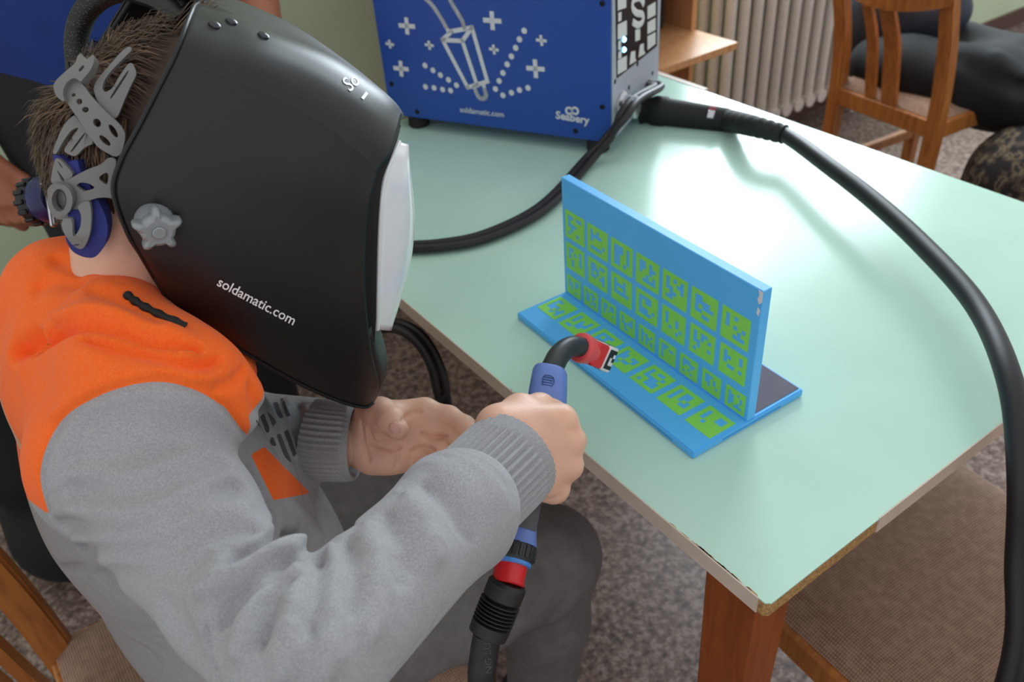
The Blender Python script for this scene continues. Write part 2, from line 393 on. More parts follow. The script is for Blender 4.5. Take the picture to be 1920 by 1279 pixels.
def weave(name, c1, c2, sc=420):
    m = mat(name, c1, .95, sheen=.2); N, L = nodes(m); b = N['Principled BSDF']; tc = N.new('ShaderNodeTexCoord')
    w = []
    for d in ('X', 'Y'):
        x = N.new('ShaderNodeTexWave'); x.bands_direction = d; x.inputs['Scale'].default_value = sc/6.28; x.inputs['Distortion'].default_value = .5; L.new(tc.outputs['Object'], x.inputs['Vector']); w.append(x)
    mu = N.new('ShaderNodeMath'); mu.operation = 'MULTIPLY'; L.new(w[0].outputs['Fac'], mu.inputs[0]); L.new(w[1].outputs['Fac'], mu.inputs[1])
    nz = N.new('ShaderNodeTexNoise'); nz.inputs['Scale'].default_value = 90; L.new(tc.outputs['Object'], nz.inputs['Vector'])
    ad = N.new('ShaderNodeMath'); ad.operation = 'ADD'; L.new(mu.outputs[0], ad.inputs[0]); L.new(nz.outputs['Fac'], ad.inputs[1])
    cr = N.new('ShaderNodeValToRGB'); cr.color_ramp.elements[0].position = .45; cr.color_ramp.elements[1].position = 1.1 if False else 1.0
    cr.color_ramp.elements[0].color = lin(c1); cr.color_ramp.elements[1].color = lin(c2); L.new(ad.outputs[0], cr.inputs[0]); L.new(cr.outputs[0], b.inputs['Base Color'])
    bp = N.new('ShaderNodeBump'); bp.inputs['Strength'].default_value = .5; bp.inputs['Distance'].default_value = .001; L.new(ad.outputs[0], bp.inputs['Height']); L.new(bp.outputs[0], b.inputs['Normal']); return m
m_seat = weave('brown seat fabric', '80604e', 'a88870', 600)

# ------------------------------------------------------------------ the room
mb = MB(); mb.tbox(-3.2, 1.9, -2.4, 6.5, -.06, 0); build('floor', mb, m_floor, kind='structure')
mb = MB(); b0, b1, z0, z1 = WIN
for q in ((-2.4, b0, 0, 3.0), (b1, 6.5, 0, 3.0), (b0, b1, 0, z0), (b0, b1, z1, 3.0)): mb.tbox(1.75, 1.95, q[0], q[1], q[2], q[3])
build('wall_back', mb, m_wall, kind='structure')
mb = MB(); mb.tbox(1.735, 1.75, -2.4, 6.5, 0, .07); build('baseboard_back', mb, m_skirt, kind='structure')
mb = MB(); w1 = MB()
for b in (b0, (b0+b1)/2 - .03, b1 - .06): mb.tbox(1.80, 1.86, b, b+.06, z0, z1)
for z in (z0, 1.74, z1 - .06): mb.tbox(1.80, 1.86, b0, b1, z, z+.06 + .03*(z == 1.74))
win = build('window_1', mb, m_white, kind='structure')
mb = MB(); mb.tbox(1.70, 1.95, b0-.08, b1+.08, z0-.03, z0); s_ = build('trim_1', mb, m_white, kind='structure')
# radiator: 15 cast sections
rad = thing('radiator', T(1.64, 2.1, 0), 'cream cast iron column radiator under the window on the green wall', 'radiator')
NS = 15; SB0 = 1.70; SP = .062
mb = MB()
for k, da in enumerate((-.055, 0, .055)):
    mb.tube(crom([T(1.64+da, SB0, .16), T(1.64+da, SB0, .30), T(1.64+da, SB0, .55), T(1.64+da, SB0, .70)], 3), [.017]*10, 10)
for z in (.16, .70):
    mb.tube([T(1.64-.075, SB0, z), T(1.64+.075, SB0, z)], .024, 10); mb.tube([T(1.64, SB0-.031, z), T(1.64, SB0+.031, z)], .022, 10)
sec = build('section', mb, m_rad, rad, smooth=True)
for k in range(1, NS):
    c = sec.copy(); COL.objects.link(c); c.location = Vector(B3*SP*k)
for bb in (SB0+.05, SB0+.8): mb = MB(); mb.tbox(1.625, 1.655, bb-.02, bb+.02, 0, .15); build('foot', mb, m_rad, rad)
mb = MB(); mb.tube([T(1.64, SB0-.03, .16), T(1.64, SB0-.12, .16), T(1.66, SB0-.14, .12), T(1.68, SB0-.14, 0)], .011, 10); build('pipe', mb, m_rad, rad, smooth=True); mb = MB(); mb.tube([T(1.64, SB0-.03, .7), T(1.66, SB0-.13, .7), T(1.70, SB0-.14, .75), T(1.70, SB0-.14, .95)], .011, 10)
build('pipe', mb, m_rad, rad, smooth=True)

# ------------------------------------------------------------------ computer desk by the wall
desk = thing('computer_desk', T(1.55, .95, 0), 'light wooden computer desk with pulled out tray beside the radiator', 'desk')
mb = MB(); mb.tbox(1.34, 1.72, 1.275, 1.293, 0, 1.15); build('side_panel', mb, m_desk, desk, bevel=.001)
mb = MB(); mb.tbox(1.34, 1.72, .62, .638, 0, 1.15); build('side_panel', mb, m_desk, desk, bevel=.001)
mb = MB(); mb.tbox(1.70, 1.715, .64, 1.275, .05, 1.1); build('back_panel', mb, m_desk, desk)
mb = MB(); mb.tbox(1.19, 1.66, .66, 1.285, .632, .65); build('keyboard_tray', mb, m_desk, desk, bevel=.001)
mb = MB(); mb.tbox(1.33, 1.70, .64, 1.275, .76, .778); build('shelf', mb, m_desk, desk, bevel=.001)
mb = MB(); mb.tbox(1.36, 1.70, .64, 1.275, .12, .138); build('shelf', mb, m_desk, desk, bevel=.001)
mb = MB(); mb.tbox(1.28, 1.72, .58, 1.32, 1.15, 1.17); build('desk_top', mb, m_desk, desk, bevel=.001)
m_blk = mat('black plastic', '141416', .45)
kb = thing('printer', T(1.52, .95, .65), 'black printer standing at the back of the desk tray', 'printer')
mb = MB(); mb.tbox(1.40, 1.64, .70, 1.24, .6505, .74); build('printer_body', mb, m_blk, kb, bevel=.008)
mb = MB(); mb.tbox(1.36, 1.41, .76, 1.18, .664, .672); build('paper_tray', mb, m_blk, kb, bevel=.002)
mb = MB(); mb.tbox(1.3985, 1.4005, .74, 1.20, .69, .70); build('paper_slot', mb, mat('grey plastic', '5a5a5c', .5), kb)

# ------------------------------------------------------------------ chairs
def make_chair(loc, rotz, label, W=.19, top=.92, slats=((-.075, .028), (0, .04), (.075, .028))):
    """local: +y is the front, seat .45 high"""
    t = thing('wooden_chair', loc, label, 'chair', None, rotz); kz = (top - .45)/.47
    for s in (-1, 1):
        p = crom([(s*W, -.24, 0), (s*W, -.20, .25), (s*W, -.195, .45), (s*W, -.215, .45+.23*kz), (s*(W+.004), -.265, top)], 5)
        mb = MB(); P = np.array(p)
        V = []
        for q, dz in zip(P, np.linspace(0, 1, len(P))):
            w, d = .017, .019 - .004*abs(dz-.45)
            V.append([q + np.array((x*w, y*d, 0)) for x, y in ((-1,-1),(1,-1),(1,1),(-1,1),(-1,-1))])
        mb.grid(np.array(V)); n = len(V)*5; mb.add([], []); mb.f.append([n-5, n-4, n-3, n-2]); mb.m.append(0)
        build('back_post', mb, m_wood, t, local=True, bevel=.004, seg=2)
        mb = MB(); mb.beam((s*(W+.005), .19, 0), (s*W, .18, .425), .034, .034, (0, 1, 0)); build('leg', mb, m_wood, t, local=True, bevel=.004)
        mb = MB(); mb.beam((s*W, -.205, .20), (s*W, .185, .20), .022, .03); build('stretcher', mb, m_wood, t, local=True, bevel=.003)
        mb = MB(); mb.beam((s*(W+.001), -.19, .415), (s*(W+.001), .2, .415), .03, .05); build('side_rail', mb, m_wood, t, local=True, bevel=.006)
    mb = MB(); mb.beam((-W, -.195, .415), (W, -.195, .415), .05, .026, (0, 1, 0)); build('rear_rail', mb, m_wood, t, local=True, bevel=.004)
    mb = MB(); mb.beam((-W-.015, .2, .415), (W+.015, .2, .415), .05, .028, (0, 1, 0)); build('front_rail', mb, m_wood, t, local=True, bevel=.006)
    mb = MB()   # curved top rail
    G = []
    for x in np.linspace(-W-.012, W+.012, 13):
        y = -.262 - .03*(1 - (x/(W+.012))**2); zt = top + .01 + .012*(1-(x/(W+.012))**2); zb = top - .075 + .028*(x/W)**2
        G.append([(x, y-.011, zb), (x, y-.013, zt), (x, y+.011, zt), (x, y+.011, zb), (x, y-.011, zb)])
    mb.grid(np.array(G), flip=True); mb.f += [[0, 1, 2, 3], [64, 63, 62, 61]][:2]; mb.m += [0, 0]
    build('top_rail', mb, m_wood, t, local=True, bevel=.003)
    for x, w in slats:
        G = []
        for q in crom([(x, -.198, .43), (x, -.215, .45+.1*kz), (x, -.235, .45+.23*kz), (x, -.285, top-.06)], 5):
            G.append([q + np.array((i*w/2, j*.006, 0)) for i, j in ((-1,-1),(1,-1),(1,1),(-1,1),(-1,-1))])
        mb = MB(); mb.grid(np.array(G)); build('slat', mb, m_wood, t, local=True)
    mb = MB(); G = []
    n = 14
    for i in range(n+1):
        row = []
        for j in range(n+1):
            u, v = 2*i/n-1, 2*j/n-1; row.append((u*(W+.012)*(1 - .03*(1-v)/2), .005 + v*.205, .442 + .028*(1-u**8)**.5*(1-v**8)**.5))
        row_ = row; G.append(row_)
    mb.grid(np.array(G)); G2 = [[(p[0]*.97, p[1]*.97, .425) for p in r] for r in G]; mb.grid(np.array(G2), flip=True)
    E_ = [G[i][0] for i in range(n+1)] + [G[n][j] for j in range(1, n+1)] + [G[i][n] for i in range(n-1, -1, -1)] + [G[0][j] for j in range(n-1, 0, -1)]
    R_ = np.array([E_ + [E_[0]], [(p[0]*.97, p[1]*.97, .425) for p in E_ + [E_[0]]]]); mb.grid(R_)
    build('seat_cushion', mb, m_seat, t, local=True, smooth=True, angle=70)
    return t
ROT_A = math.atan2(TA[1], TA[0]) - math.pi/2      # rotation that turns local +y to a
ROT_B = ROT_A - math.pi/2                         # ... to b
make_chair(T(.0, .392, 0), ROT_A - .07, 'wooden chair with brown fabric seat pushed under the front edge of the green table')
make_chair(T(.98, 1.865, 0), ROT_B - .10, 'slatted wooden chair heaped with coats and bags in front of the radiator', .162, .780, ((-.046, .030), (.016, .046)))
make_chair(T(.45, -.345, 0), ROT_B, 'wooden chair that the person in the orange hoodie sits on')

# ------------------------------------------------------------------ the green table
tab = thing('table', T(.55, .4, 0), 'wooden table with mint green laminate top and chipped cream edges', 'table')
TL, TW, TT = 1.14, .80, .0185
m_mint = mat('mint laminate', 'bee2d0', .22, var=.035, vs_=9, spec=.36)
def outline(off=0):
    return [(.004, 0), (.0025, .0012), (.002, .0025), (0, .004), (.003, TW), (TL, TW), (TL, 0)]
mb = MB(); mb.prism([(a, b) for a, b in outline()], T(0, 0, .748), A3, -B3 if False else B3, .0) if False else None
def tprism(poly, z0, z1):
    m = MB(); P = [(a, b) for a, b in poly]; n = len(P)
    V = [T(a, b, z0) for a, b in P] + [T(a, b, z1) for a, b in P]
    F = [list(range(n)), [n+i for i in range(n)][::-1]] + [[(i+1) % n, i, n+i, n+(i+1) % n] for i in range(n)]
    return m.add(V, F)
top = build('table_top', tprism(outline(), .7485, .75), m_mint, tab)
build('chipboard_core', tprism([(a*1+.0008*(a < .02), b) for a, b in outline()], .75-TT, .7485), m_chip, top)
# edge bands, the front one broken away next to the corner
rng = random.Random(4)
def band(pts, out, name='edge_band'):
    m = MB(); n = len(pts); V = []
    for a, b in pts:
        for k, z in ((0, .7505), (1, .7505), (1, .75-TT-.0005), (0, .75-TT-.0005), (0, .7505)): V.append(T(a - out[0]*.0014*k, b - out[1]*.0014*k, z))
    m.grid(np.array(V).reshape(n, 5, 3), flip=(out == (1, 0)))
    m.f += [[3, 2, 1, 0], [5*n-5, 5*n-4, 5*n-3, 5*n-2]]; m.m += [0, 0]; return build(name, m, m_band, top)
band([(.0015, b) for b in (.150, .152, .30, .50, .795)], (1, 0)); band([(a, 0) for a in (.010, .4, TL)], (0, 1))
mb = MB(); mb.tbox(.846, TL, TW-.002, TW+.012, .75-TT, .751); build('loose_edge_strip', mb, m_band, top, bevel=.001)
mb = MB()
for i in range(60):     # little chips along the left edge, down to bare board
    a = rng.choice([rng.gauss(.29, .03), rng.gauss(.055, .012), rng.gauss(.33, .02), rng.gauss(.065, .02)])
    l, w = rng.uniform(.002, .007), rng.uniform(.0006, .0018); c = [(-l, 0), (l, 0), (l*rng.uniform(.2, .8), w), (-l*rng.uniform(.1, .9), w*rng.uniform(.6, 1.2))]
    mb.add([T(a + x, y + .0002, .75015) for x, y in c], [[3, 2, 1, 0]])
build('chipped_edge', mb, m_chip, top, kind='stuff')
for a, b in ((.055, .045), (.055, .755), (1.085, .045), (1.085, .755)):
    mb = MB(); c = [(-.034, -.024), (.034, -.024), (.034, .024), (-.034, .024)]
    V = [T(a+x, b+y, .75-TT) for x, y in c] + [T(a+x*.72, b+y*.8, 0) for x, y in c]
    mb.add(V, [[0, 1, 2, 3], [7, 6, 5, 4]] + [[(i+1) % 4, i, 4+i, 4+(i+1) % 4] for i in range(4)]); build('leg', mb, m_leg, tab, bevel=.004)
for q in ((.07, 1.07, .055, .075), (.07, 1.07, .725, .745)): mb = MB(); mb.tbox(q[0], q[1], q[2], q[3], .66, .75-TT); build('apron', mb, m_leg, tab)
for q in ((.05, .07, .07, .73), (1.07, 1.09, .07, .73)): mb = MB(); mb.tbox(q[0]+.02, q[1]+.02, q[2], q[3], .66, .75-TT); build('apron', mb, m_leg, tab)

# ------------------------------------------------------------------ blue T-joint practice coupon with green markers
m_blue = mat('blue coupon plastic', '5cbcff', .42, var=.02)
m_green = mat('green marker print', '8ede58', .5)
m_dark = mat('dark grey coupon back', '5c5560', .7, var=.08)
m_scuff = mat('scuffed white edge', 'e2dfe6', .6)
yaw = 2.111; ca = np.array([math.cos(yaw), math.sin(yaw), 0]); cb = np.array([math.sin(yaw), -math.cos(yaw), 0])
O = np.array([.170, .614, .7502]); L_, Wf, Wt, tv, H_, tb_ = .313, .074, .158, .0118, .160, .0094
cpn = thing('weld_coupon', O + ca*L_/2 + cb*Wt/2, 'bright blue T-shaped practice coupon with rows of green markers on the table', 'weld coupon')
def cbox(x0, x1, y0, y1, z0, z1): return MB().box(O + ca*(x0+x1)/2 + cb*(y0+y1)/2 + Z3*(z0+z1)/2, (x1-x0, y1-y0, z1-z0), ca, cb, Z3)
bp_ = build('base_plate', cbox(0, L_, 0, Wt, 0, tb_), m_blue, cpn, bevel=.0012, seg=2)
vp_ = build('upright_plate', cbox(0, L_, Wf, Wf+tv, tb_, tb_+H_), m_blue, cpn, bevel=.0008)
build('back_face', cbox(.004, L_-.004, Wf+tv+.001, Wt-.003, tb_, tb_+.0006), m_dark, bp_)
m_slot = mat('dark blue emblem print', '1c3f78', .6)
def carve(o, cutter):
    """cut a real groove into a finished part"""
    c = build('cutter', cutter, m_blue, cpn); md = o.modifiers.new('groove', 'BOOLEAN'); md.operation = 'DIFFERENCE'; md.solver = 'EXACT'; md.object = c
    bpy.context.view_layer.update(); dg = bpy.context.evaluated_depsgraph_get(); me = bpy.data.meshes.new_from_object(o.evaluated_get(dg))
    o.modifiers.remove(md); o.data = me; bpy.data.objects.remove(c)
carve(bp_, cbox(-.002, .005, .04, .125, .0028, .0044)); carve(bp_, cbox(.03, .20, -.002, .005, .0030, .0046))
mb = MB(); o = O + cb*Wf + Z3*(tb_+H_)
mb.add([o - cb*.0003 + ca*x - Z3*z for x, z in ((0, .001), (.006, .0005), (.004, .006), (.006, .011), (.0035, .016), (0, .012))], [[5, 4, 3, 2, 1, 0]])
mb.add([o - cb*.0003 + ca*x - Z3*z for x, z in ((.001, .021), (.0045, .019), (.005, .027), (.002, .029))], [[3, 2, 1, 0]]); build('scuff', mb, m_scuff, vp_)
def marker(org, X, Y, N, s, rng):
    n = 7; g = [[1]*n for _ in range(n)]
    for i in range(1, n-1):
        for j in range(1, n-1): g[i][j] = 0 if rng.random() < .47 else 1
    for i in range(3): g[n-2-i][1] = 0
    m = MB(); c = s/n
    for i in range(n):
        j = 0
        while j < n:
            if g[i][j]:
                k = j
                while k < n and g[i][k]: k += 1
                m.box(org + X*(j+k)/2*c + Y*(i+.5)*c + N*.0002, ((k-j)*c, c, .0004), X, Y, N); j = k
            else: j += 1
    return m
rng = random.Random(11)
fo_ = O + cb*Wf + Z3*tb_ + ca*L_       # far-left bottom corner of the upright's front face
for row, (n, s, z, x0, x1) in enumerate(((7, .0372, .0840, .006, .303), (7, .0362, .0405, .006, .304), (9, .0272, .0030, .006, .308))):
    for i in range(n):
        x = x0 + (x1 - s - x0)*i/(n-1)
        build('marker', marker(fo_ - ca*x + Z3*z, -ca, Z3, -cb, s, rng), m_green, vp_)
for i in range(7):
    s = .0362; x = .006 + (.308 - s - .006)*i/6
    build('marker', marker(O + ca*(L_ - x) + cb*.0265 + Z3*tb_, -ca, cb, Z3, s, rng), m_green, bp_)

# ------------------------------------------------------------------ welding simulator unit
yw = 2.644; fx = np.array([-math.cos(yw), -math.sin(yw), 0]); dp = np.array([math.sin(yw), -math.cos(yw), 0])   # fx: along the front to the right, dp: backwards
MO = np.array([.190, 1.325, .777]); MW, MD, MH = .43, .24, .36; MF = MO - fx*MW
m_unit = mat('blue lacquered steel', '17479c', .42, var=.02); m_lite = mat('light grey panel', 'b4b8c4', .35); m_print = mat('pale print', 'd4d6da', .6)
m_ink = mat('black display panel', '17171a', .3); m_key = mat('white key print', 'd8d8d4', .5); m_rub = mat('black rubber', '161616', .7)
m_screw = mat('dark screw', '1a1a1e', .4, .6); m_led = mat('blue led', '9fd8ff', .3, emit='8fd0ff', estr=4.0); m_alu = mat('aluminium', 'c4c4c6', .3, .9)
unit_ = thing('welding_simulator', MO - fx*MW/2 + dp*MD/2 - Z3*.027, 'blue box-shaped welding simulator unit standing on rubber feet on the table', 'simulator unit')
def mbox(x0, x1, y0, y1, z0, z1): return MB().box(MF + fx*(x0+x1)/2 + dp*(y0+y1)/2 + Z3*(z0+z1)/2, (x1-x0, y1-y0, z1-z0), fx, dp, Z3)
body = build('housing', mbox(.002, MW-.004, .002, MD, 0, MH), m_unit, unit_, bevel=.002)
fr_ = build('front_panel', mbox(0, MW-.002, -.0015, .002, -.002, MH), m_unit, unit_, bevel=.0008)
sd_ = build('side_panel', mbox(MW-.004, MW, .003, MD-.002, 0, MH), m_lite, unit_, bevel=.0008)
def FP(x, y): p = PP(x, y, MF, dp) - MF; return p @ fx, p @ Z3                     # photo pixel -> front panel coordinates
def SP_(x, y): p = PP(x, y, MO, fx) - MO; return p @ dp, p @ Z3                    # -> side panel coordinates
def fput(u, v, h=.0006): return MF + fx*u + Z3*v - dp*(.0016 + h)
for x, y in ((.045, .022), (.045, MD-.03), (MW-.032, .020), (MW-.032, MD-.03)):
    mb = MB(); mb.lathe(MF + fx*x + dp*y - Z3*.0268, (0, 0, 1), [(0, .017), (.003, .0195), (.022, .0185), (.0275, .016)], 20); build('foot', mb, m_rub, unit_, smooth=True)
def stroke(m, pts, w, closed=False):
    P = np.array([FP(*q) for q in pts]); n = len(P); w = w*.5
    for i in range(n if closed else n-1):
        a, b = P[i], P[(i+1) % n]; d = (b-a)/np.linalg.norm(b-a); q = np.array([-d[1], d[0]])*w; a = a - d*w*.8; b = b + d*w*.8
        m.add([fput(*p) for p in (a-q, b-q, b+q, a+q)], [[0, 1, 2, 3]])
def fdisc(m, x, y, r, n=12):
    c = FP(x, y); m.add([fput(c[0]+r*math.cos(t*2*math.pi/n), c[1]+r*math.sin(t*2*math.pi/n)) for t in range(n)], [list(range(n))])
torch_art = MB(); W_ = .0072
stroke(torch_art, crom([(785, -14), (808, 5), (826, 30), (842, 58)], 4), W_); stroke(torch_art, crom([(838, -14), (852, 12), (866, 35), (872, 52)], 4), W_)
for q in ([(831, 74), (848, 58), (886, 51), (868, 76)], ): stroke(torch_art, q, W_, True)
stroke(torch_art, [(831, 74), (878, 163), (915, 152), (886, 51)], W_); stroke(torch_art, [(868, 76), (896, 160)], W_)
stroke(torch_art, crom([(890, 162), (898, 180), (906, 184), (912, 178), (908, 160)], 3), W_)
build('torch_drawing', torch_art, m_print, fr_, label='pale line drawing of a welding torch')
for x, y, s in ((764, 48, 31), (732, 82, 18), (806, 84, 19), (753, 128, 29), (924, 38, 34), (927, 92, 20), (1016, 75, 22), (1005, 128, 34)):
    m = MB(); w = .0077 if s > 25 else .0048
    stroke(m, [(x-s/2+3, y-1), (x+s/2-3, y+1)], w); stroke(m, [(x-1, y-s/2+3), (x+1, y+s/2-3)], w); build('plus_mark', m, m_print, fr_)
dots = [(798, 122), (813, 131), (827, 140), (842, 149), (857, 159), (799, 162), (815, 164), (831, 167), (846, 169),
        (984, 57), (975, 73), (968, 89), (960, 105), (952, 120), (944, 136), (937, 151), (930, 166), (944, 178), (960, 173), (975, 168), (991, 164)]
for x, y in dots: m = MB(); fdisc(m, x, y, .0050); build('dot', m, m_print, fr_)
def fit_text(s, p0, p1, mapf, hscale=1.0, **kw):
    """text stretched so that its baseline runs from p0 to p1 (panel coordinates)"""
    V, F = text_mesh(s, **kw); x0, x1 = V[:, 0].min(), V[:, 0].max(); p0 = np.array(p0); p1 = np.array(p1); d = (p1-p0)/(x1-x0); q = np.array([-d[1], d[0]])*hscale
    return [mapf(*(p0 + d*(x-x0) + q*y)) for x, y in V], F
m = MB(); m.add(*fit_text('soldamatic.com', FP(864, 209), FP(946, 219), fput, bold=.012)); build('lettering', m, m_print, fr_, label='pale lettering soldamatic.com')
m = MB(); m.add(*fit_text('Seabery', FP(1043, 221), FP(1106, 232), fput, bold=.03)); build('lettering', m, m_print, fr_, label='pale lettering Seabery')
m = MB()
for cx_ in (1068, 1079):
    c = FP(cx_, 207); n = 16; w = .0019
    for i in range(n):
        t0, t1 = (2*math.pi*k/n for k in (i, i+1)); R = .0054
        m.add([fput(c[0]+r*math.cos(t), c[1]+r*math.sin(t)) for r, t in ((R-w, t0), (R+w, t0), (R+w, t1), (R-w, t1))], [[0, 1, 2, 3]])
build('logo_rings', m, m_print, fr_)
for x, y in ((1130, 6), (1130, 200), (1080, 245), (735, 157), (783, 209)):
    m = MB(); u_, v_ = FP(x, y); m.lathe(MF + fx*u_ + Z3*v_ - dp*.0015, -dp, [(0, .0045), (.001, .0042), (.002, .0025)], 14); build('screw', m, m_screw, fr_)
def sput(u, v, h=.0004): return MO + dp*u + Z3*v + fx*h
def spoly(pts, h=.0006, th=.0012):
    P = [SP_(*q) for q in pts]; return MB().prism(P, MO + fx*(h-.0008), dp, Z3, th)
dsp = build('display', spoly([(1153, -40), (1233, -60), (1231, 86), (1156, 147)]), m_ink, sd_)
for q in ([(1157, -20), (1173, -25), (1173, 14), (1157, 20)], [(1158, 24), (1164, 22), (1164, 38), (1158, 41)], [(1157, 46), (1174, 38), (1174, 66), (1157, 74)], [(1158, 78), (1163, 76), (1163, 92), (1158, 94)], [(1158, 98), (1164, 95), (1164, 108), (1158, 111)],
          [(1157, 113), (1174, 104), (1174, 130), (1157, 140)], [(1213, 12), (1228, 3), (1228, 28), (1213, 36)], [(1213, 42), (1228, 33), (1228, 56), (1213, 64)], [(1213, 68), (1228, 60), (1228, 82), (1213, 94)],
          [(1190, 56), (1199, 54), (1199, 74), (1190, 78)], [(1182, 97), (1190, 95), (1190, 108), (1192, 114), (1179, 122)], [(1199, 84), (1206, 81), (1206, 94), (1209, 100), (1196, 108)]):
    build('key_label', spoly(q, .0012, .0008), m_key, dsp)
# big S of the brand on the side
P = crom([(1206, 8), (1199, -4), (1187, 0), (1185, 14), (1192, 24), (1203, 27), (1205, 38), (1196, 47), (1185, 41)], 4); m = MB()
m.tube([MO + dp*SP_(*q)[0] + Z3*SP_(*q)[1] + fx*.0012 for q in P], .0055, 8, flat=.12, hint=fx); build('brand_letter', m, m_key, dsp)
for x, y in ((1168, 74), (1168, 93)):
    m = MB(); u_, v_ = SP_(x, y); m.ball(sput(u_, v_, .0015), .0042, nu=12, nv=8); build('led', m, m_led, dsp, smooth=True)
for x, y in ((1223, 137), (1195, 120), (1179, 164), (1153, 153)):
    m = MB(); u_, v_ = SP_(x, y); m.lathe(sput(u_, v_, -.001), fx, [(0, .004), (.0018, .0038), (.0025, .002)], 12); build('screw', m, m_screw, sd_)
m = MB(); u_, v_ = SP_(1163, 198); m.lathe(sput(u_, v_, -.001), fx, [(0, .024), (.006, .024), (.010, .019), (.030, .018), (.032, .014)], 26); build('socket', m, m_alu, sd_, smooth=True)
m = MB(); u_, v_ = SP_(1207, 205); m.lathe(sput(u_, v_, -.001), fx, [(0, .027), (.004, .027), (.006, .022), (.014, .022)], 26); build('torch_socket', m, m_rub, sd_, smooth=True)

# ------------------------------------------------------------------ welding torch with its hose and plug
m_tblue = mat('torch blue plastic', '6480c4', .36); m_tblue2 = mat('torch bright blue', '4a8ad4', .38); m_tgrey = mat('grey grip rubber', '55565a', .75, bump=.3, bs=900)
m_neck = mat('gooseneck rubber', '2c2f31', .42); m_red = mat('red plastic', 'd8262c', .4); m_pink = mat('coral red collar', 'ea5558', .4)
m_knurl = mat('black ring plastic', '26282b', .45); m_hose = mat('black hose rubber', '1d1d1f', .5, var=.08); m_wht = mat('white marker card', 'e4e4e6', .5); m_mk = mat('black marker print', '15211f', .5)
tor = thing('welding_torch', D(905, 1279, .735) * np.array([1, 1, 0]) + Z3*.0, 'blue welding torch with red tip and thick black hose, gripped in the right hand', 'welding torch')
h0, h1 = D(1031, 694, .812), D(966, 1022, .742); hx = unit(h1 - h0); HL = np.linalg.norm(h1 - h0)
hs = unit(np.cross(hx, ray(1000, 850))); hn = np.cross(hs, hx)         # hs: sideways in the picture, hn: along the view
def hring(t, w, d, off=0.0, n=28, cut=0.0):
    c = h0 + hx*t*HL + hs*off; R = []
    for k in range(n+1):
        q = 2*math.pi*k/n; x, y = math.cos(q), math.sin(q); x = math.copysign(abs(x)**.8, x); y = math.copysign(abs(y)**.8, y); R.append(c + hs*x*w + hn*y*d)
    return R
sgn = 1 if (hs @ CR) > 0 else -1
G = [hring(t, w, d, o*sgn) for t, w, d, o in ((0, .004, .004, 0), (0.001, .0150, .0150, 0), (.02, .0166, .0165, .0005), (.12, .0178, .018, .002), (.25, .0188, .019, .004), (.36, .0185, .019, .004), (.55, .0165, .018, .002), (.75, .0150, .017, 0), (.9, .0155, .017, 0), (.97, .0178, .018, 0), (1.0, .0185, .0185, 0), (1.002, .004, .004, 0))]
mb = MB(); mb.grid(np.array(G)); hd = build('handle', mb, m_tblue, tor, smooth=True)
G = [hring(t, w, d) for t, w, d in ((.60, .0182, .0200), (.66, .0176, .0198), (.75, .0166, .0190), (.86, .0168, .0188), (.93, .0160, .0184))]
mb = MB(); mb.grid(np.array(G)[:, 3:27]); build('grip_pad', mb, m_tgrey, hd, smooth=True)
mb = MB()   # ridged emblem pressed into the handle top
ec = h0 + hx*HL*.115 - hn*.0182*(1 if hn @ CF > 0 else -1)
for i in range(4): mb.tube([ec + hs*(-.0045 + .001*i*0) + hx*(.0025*(i-1.5)), ec + hs*.0045 + hx*(.0025*(i-1.5))], .00035, 6)
mb.tube(crom([ec + hs*x + hx*y for x, y in ((.0045, .004), (.0058, 0), (.0045, -.0045), (0, -.006), (-.0045, -.004), (-.0045, .004))], 4), .0004, 6)
build('emblem', mb, m_slot, hd)
mb = MB(); mb.box(h0 + hx*HL*.36 + hs*sgn*.023, (.006, .010, .05), hs, hn, hx); build('trigger', mb, m_knurl, hd, bevel=.002)
mb = MB(); c = h1; mb.lathe(c, hx, [(-.002, .0175), (0, .0188), (.012, .0186), (.014, .0172)], 40); kn = build('adjusting_ring', mb, m_knurl, tor, smooth=True)
for k in range(20):
    q = 2*math.pi*k/20; dr = hs*math.cos(q) + hn*math.sin(q); mb = MB(); mb.box(c + dr*.0187 + hx*.006, (.0016, .0035, .0115), dr, np.cross(hx, dr), hx)
    build('ridge', mb, m_knurl, kn, bevel=.0004)
mb = MB(); mb.lathe(c + hx*.014, hx, [(0, .0170), (.003, .0165), (.0035, .015)], 30); build('blue_ring', mb, m_tblue2, tor, smooth=True)
r0 = c + hx*.0175; k0 = unit(D(948, 1075, .733) - D(957, 1048, .738))
mb = MB(); mb.lathe(r0, hx, [(0, .0140), (.012, .0136), (.0155, .0142), (.0165, .013)], 30); build('red_ring', mb, m_red, tor, smooth=True)
s0 = r0 + hx*.0165; s1 = D(914, 1190, .728); sx = unit(s1 - s0); SL = np.linalg.norm(s1 - s0)
prof = [(-.003, .0145), (0, .0168), (.012, .0168), (.0135, .0150)]
nr = 6
for i in range(nr):
    t = .0145 + (SL - .026)*i/nr; w = (SL - .026)/nr; prof += [(t, .0140), (t + w*.15, .0160), (t + w*.35, .0175), (t + w*.6, .0175), (t + w*.8, .0160), (t + w*.9, .0140)]
prof += [(SL - .011, .0150), (SL - .010, .0172), (SL, .0166), (SL + .001, .0125)]
mb = MB(); mb.lathe(s0, sx, prof, 30); build('ribbed_sleeve', mb, m_hose, tor, smooth=True, angle=30)
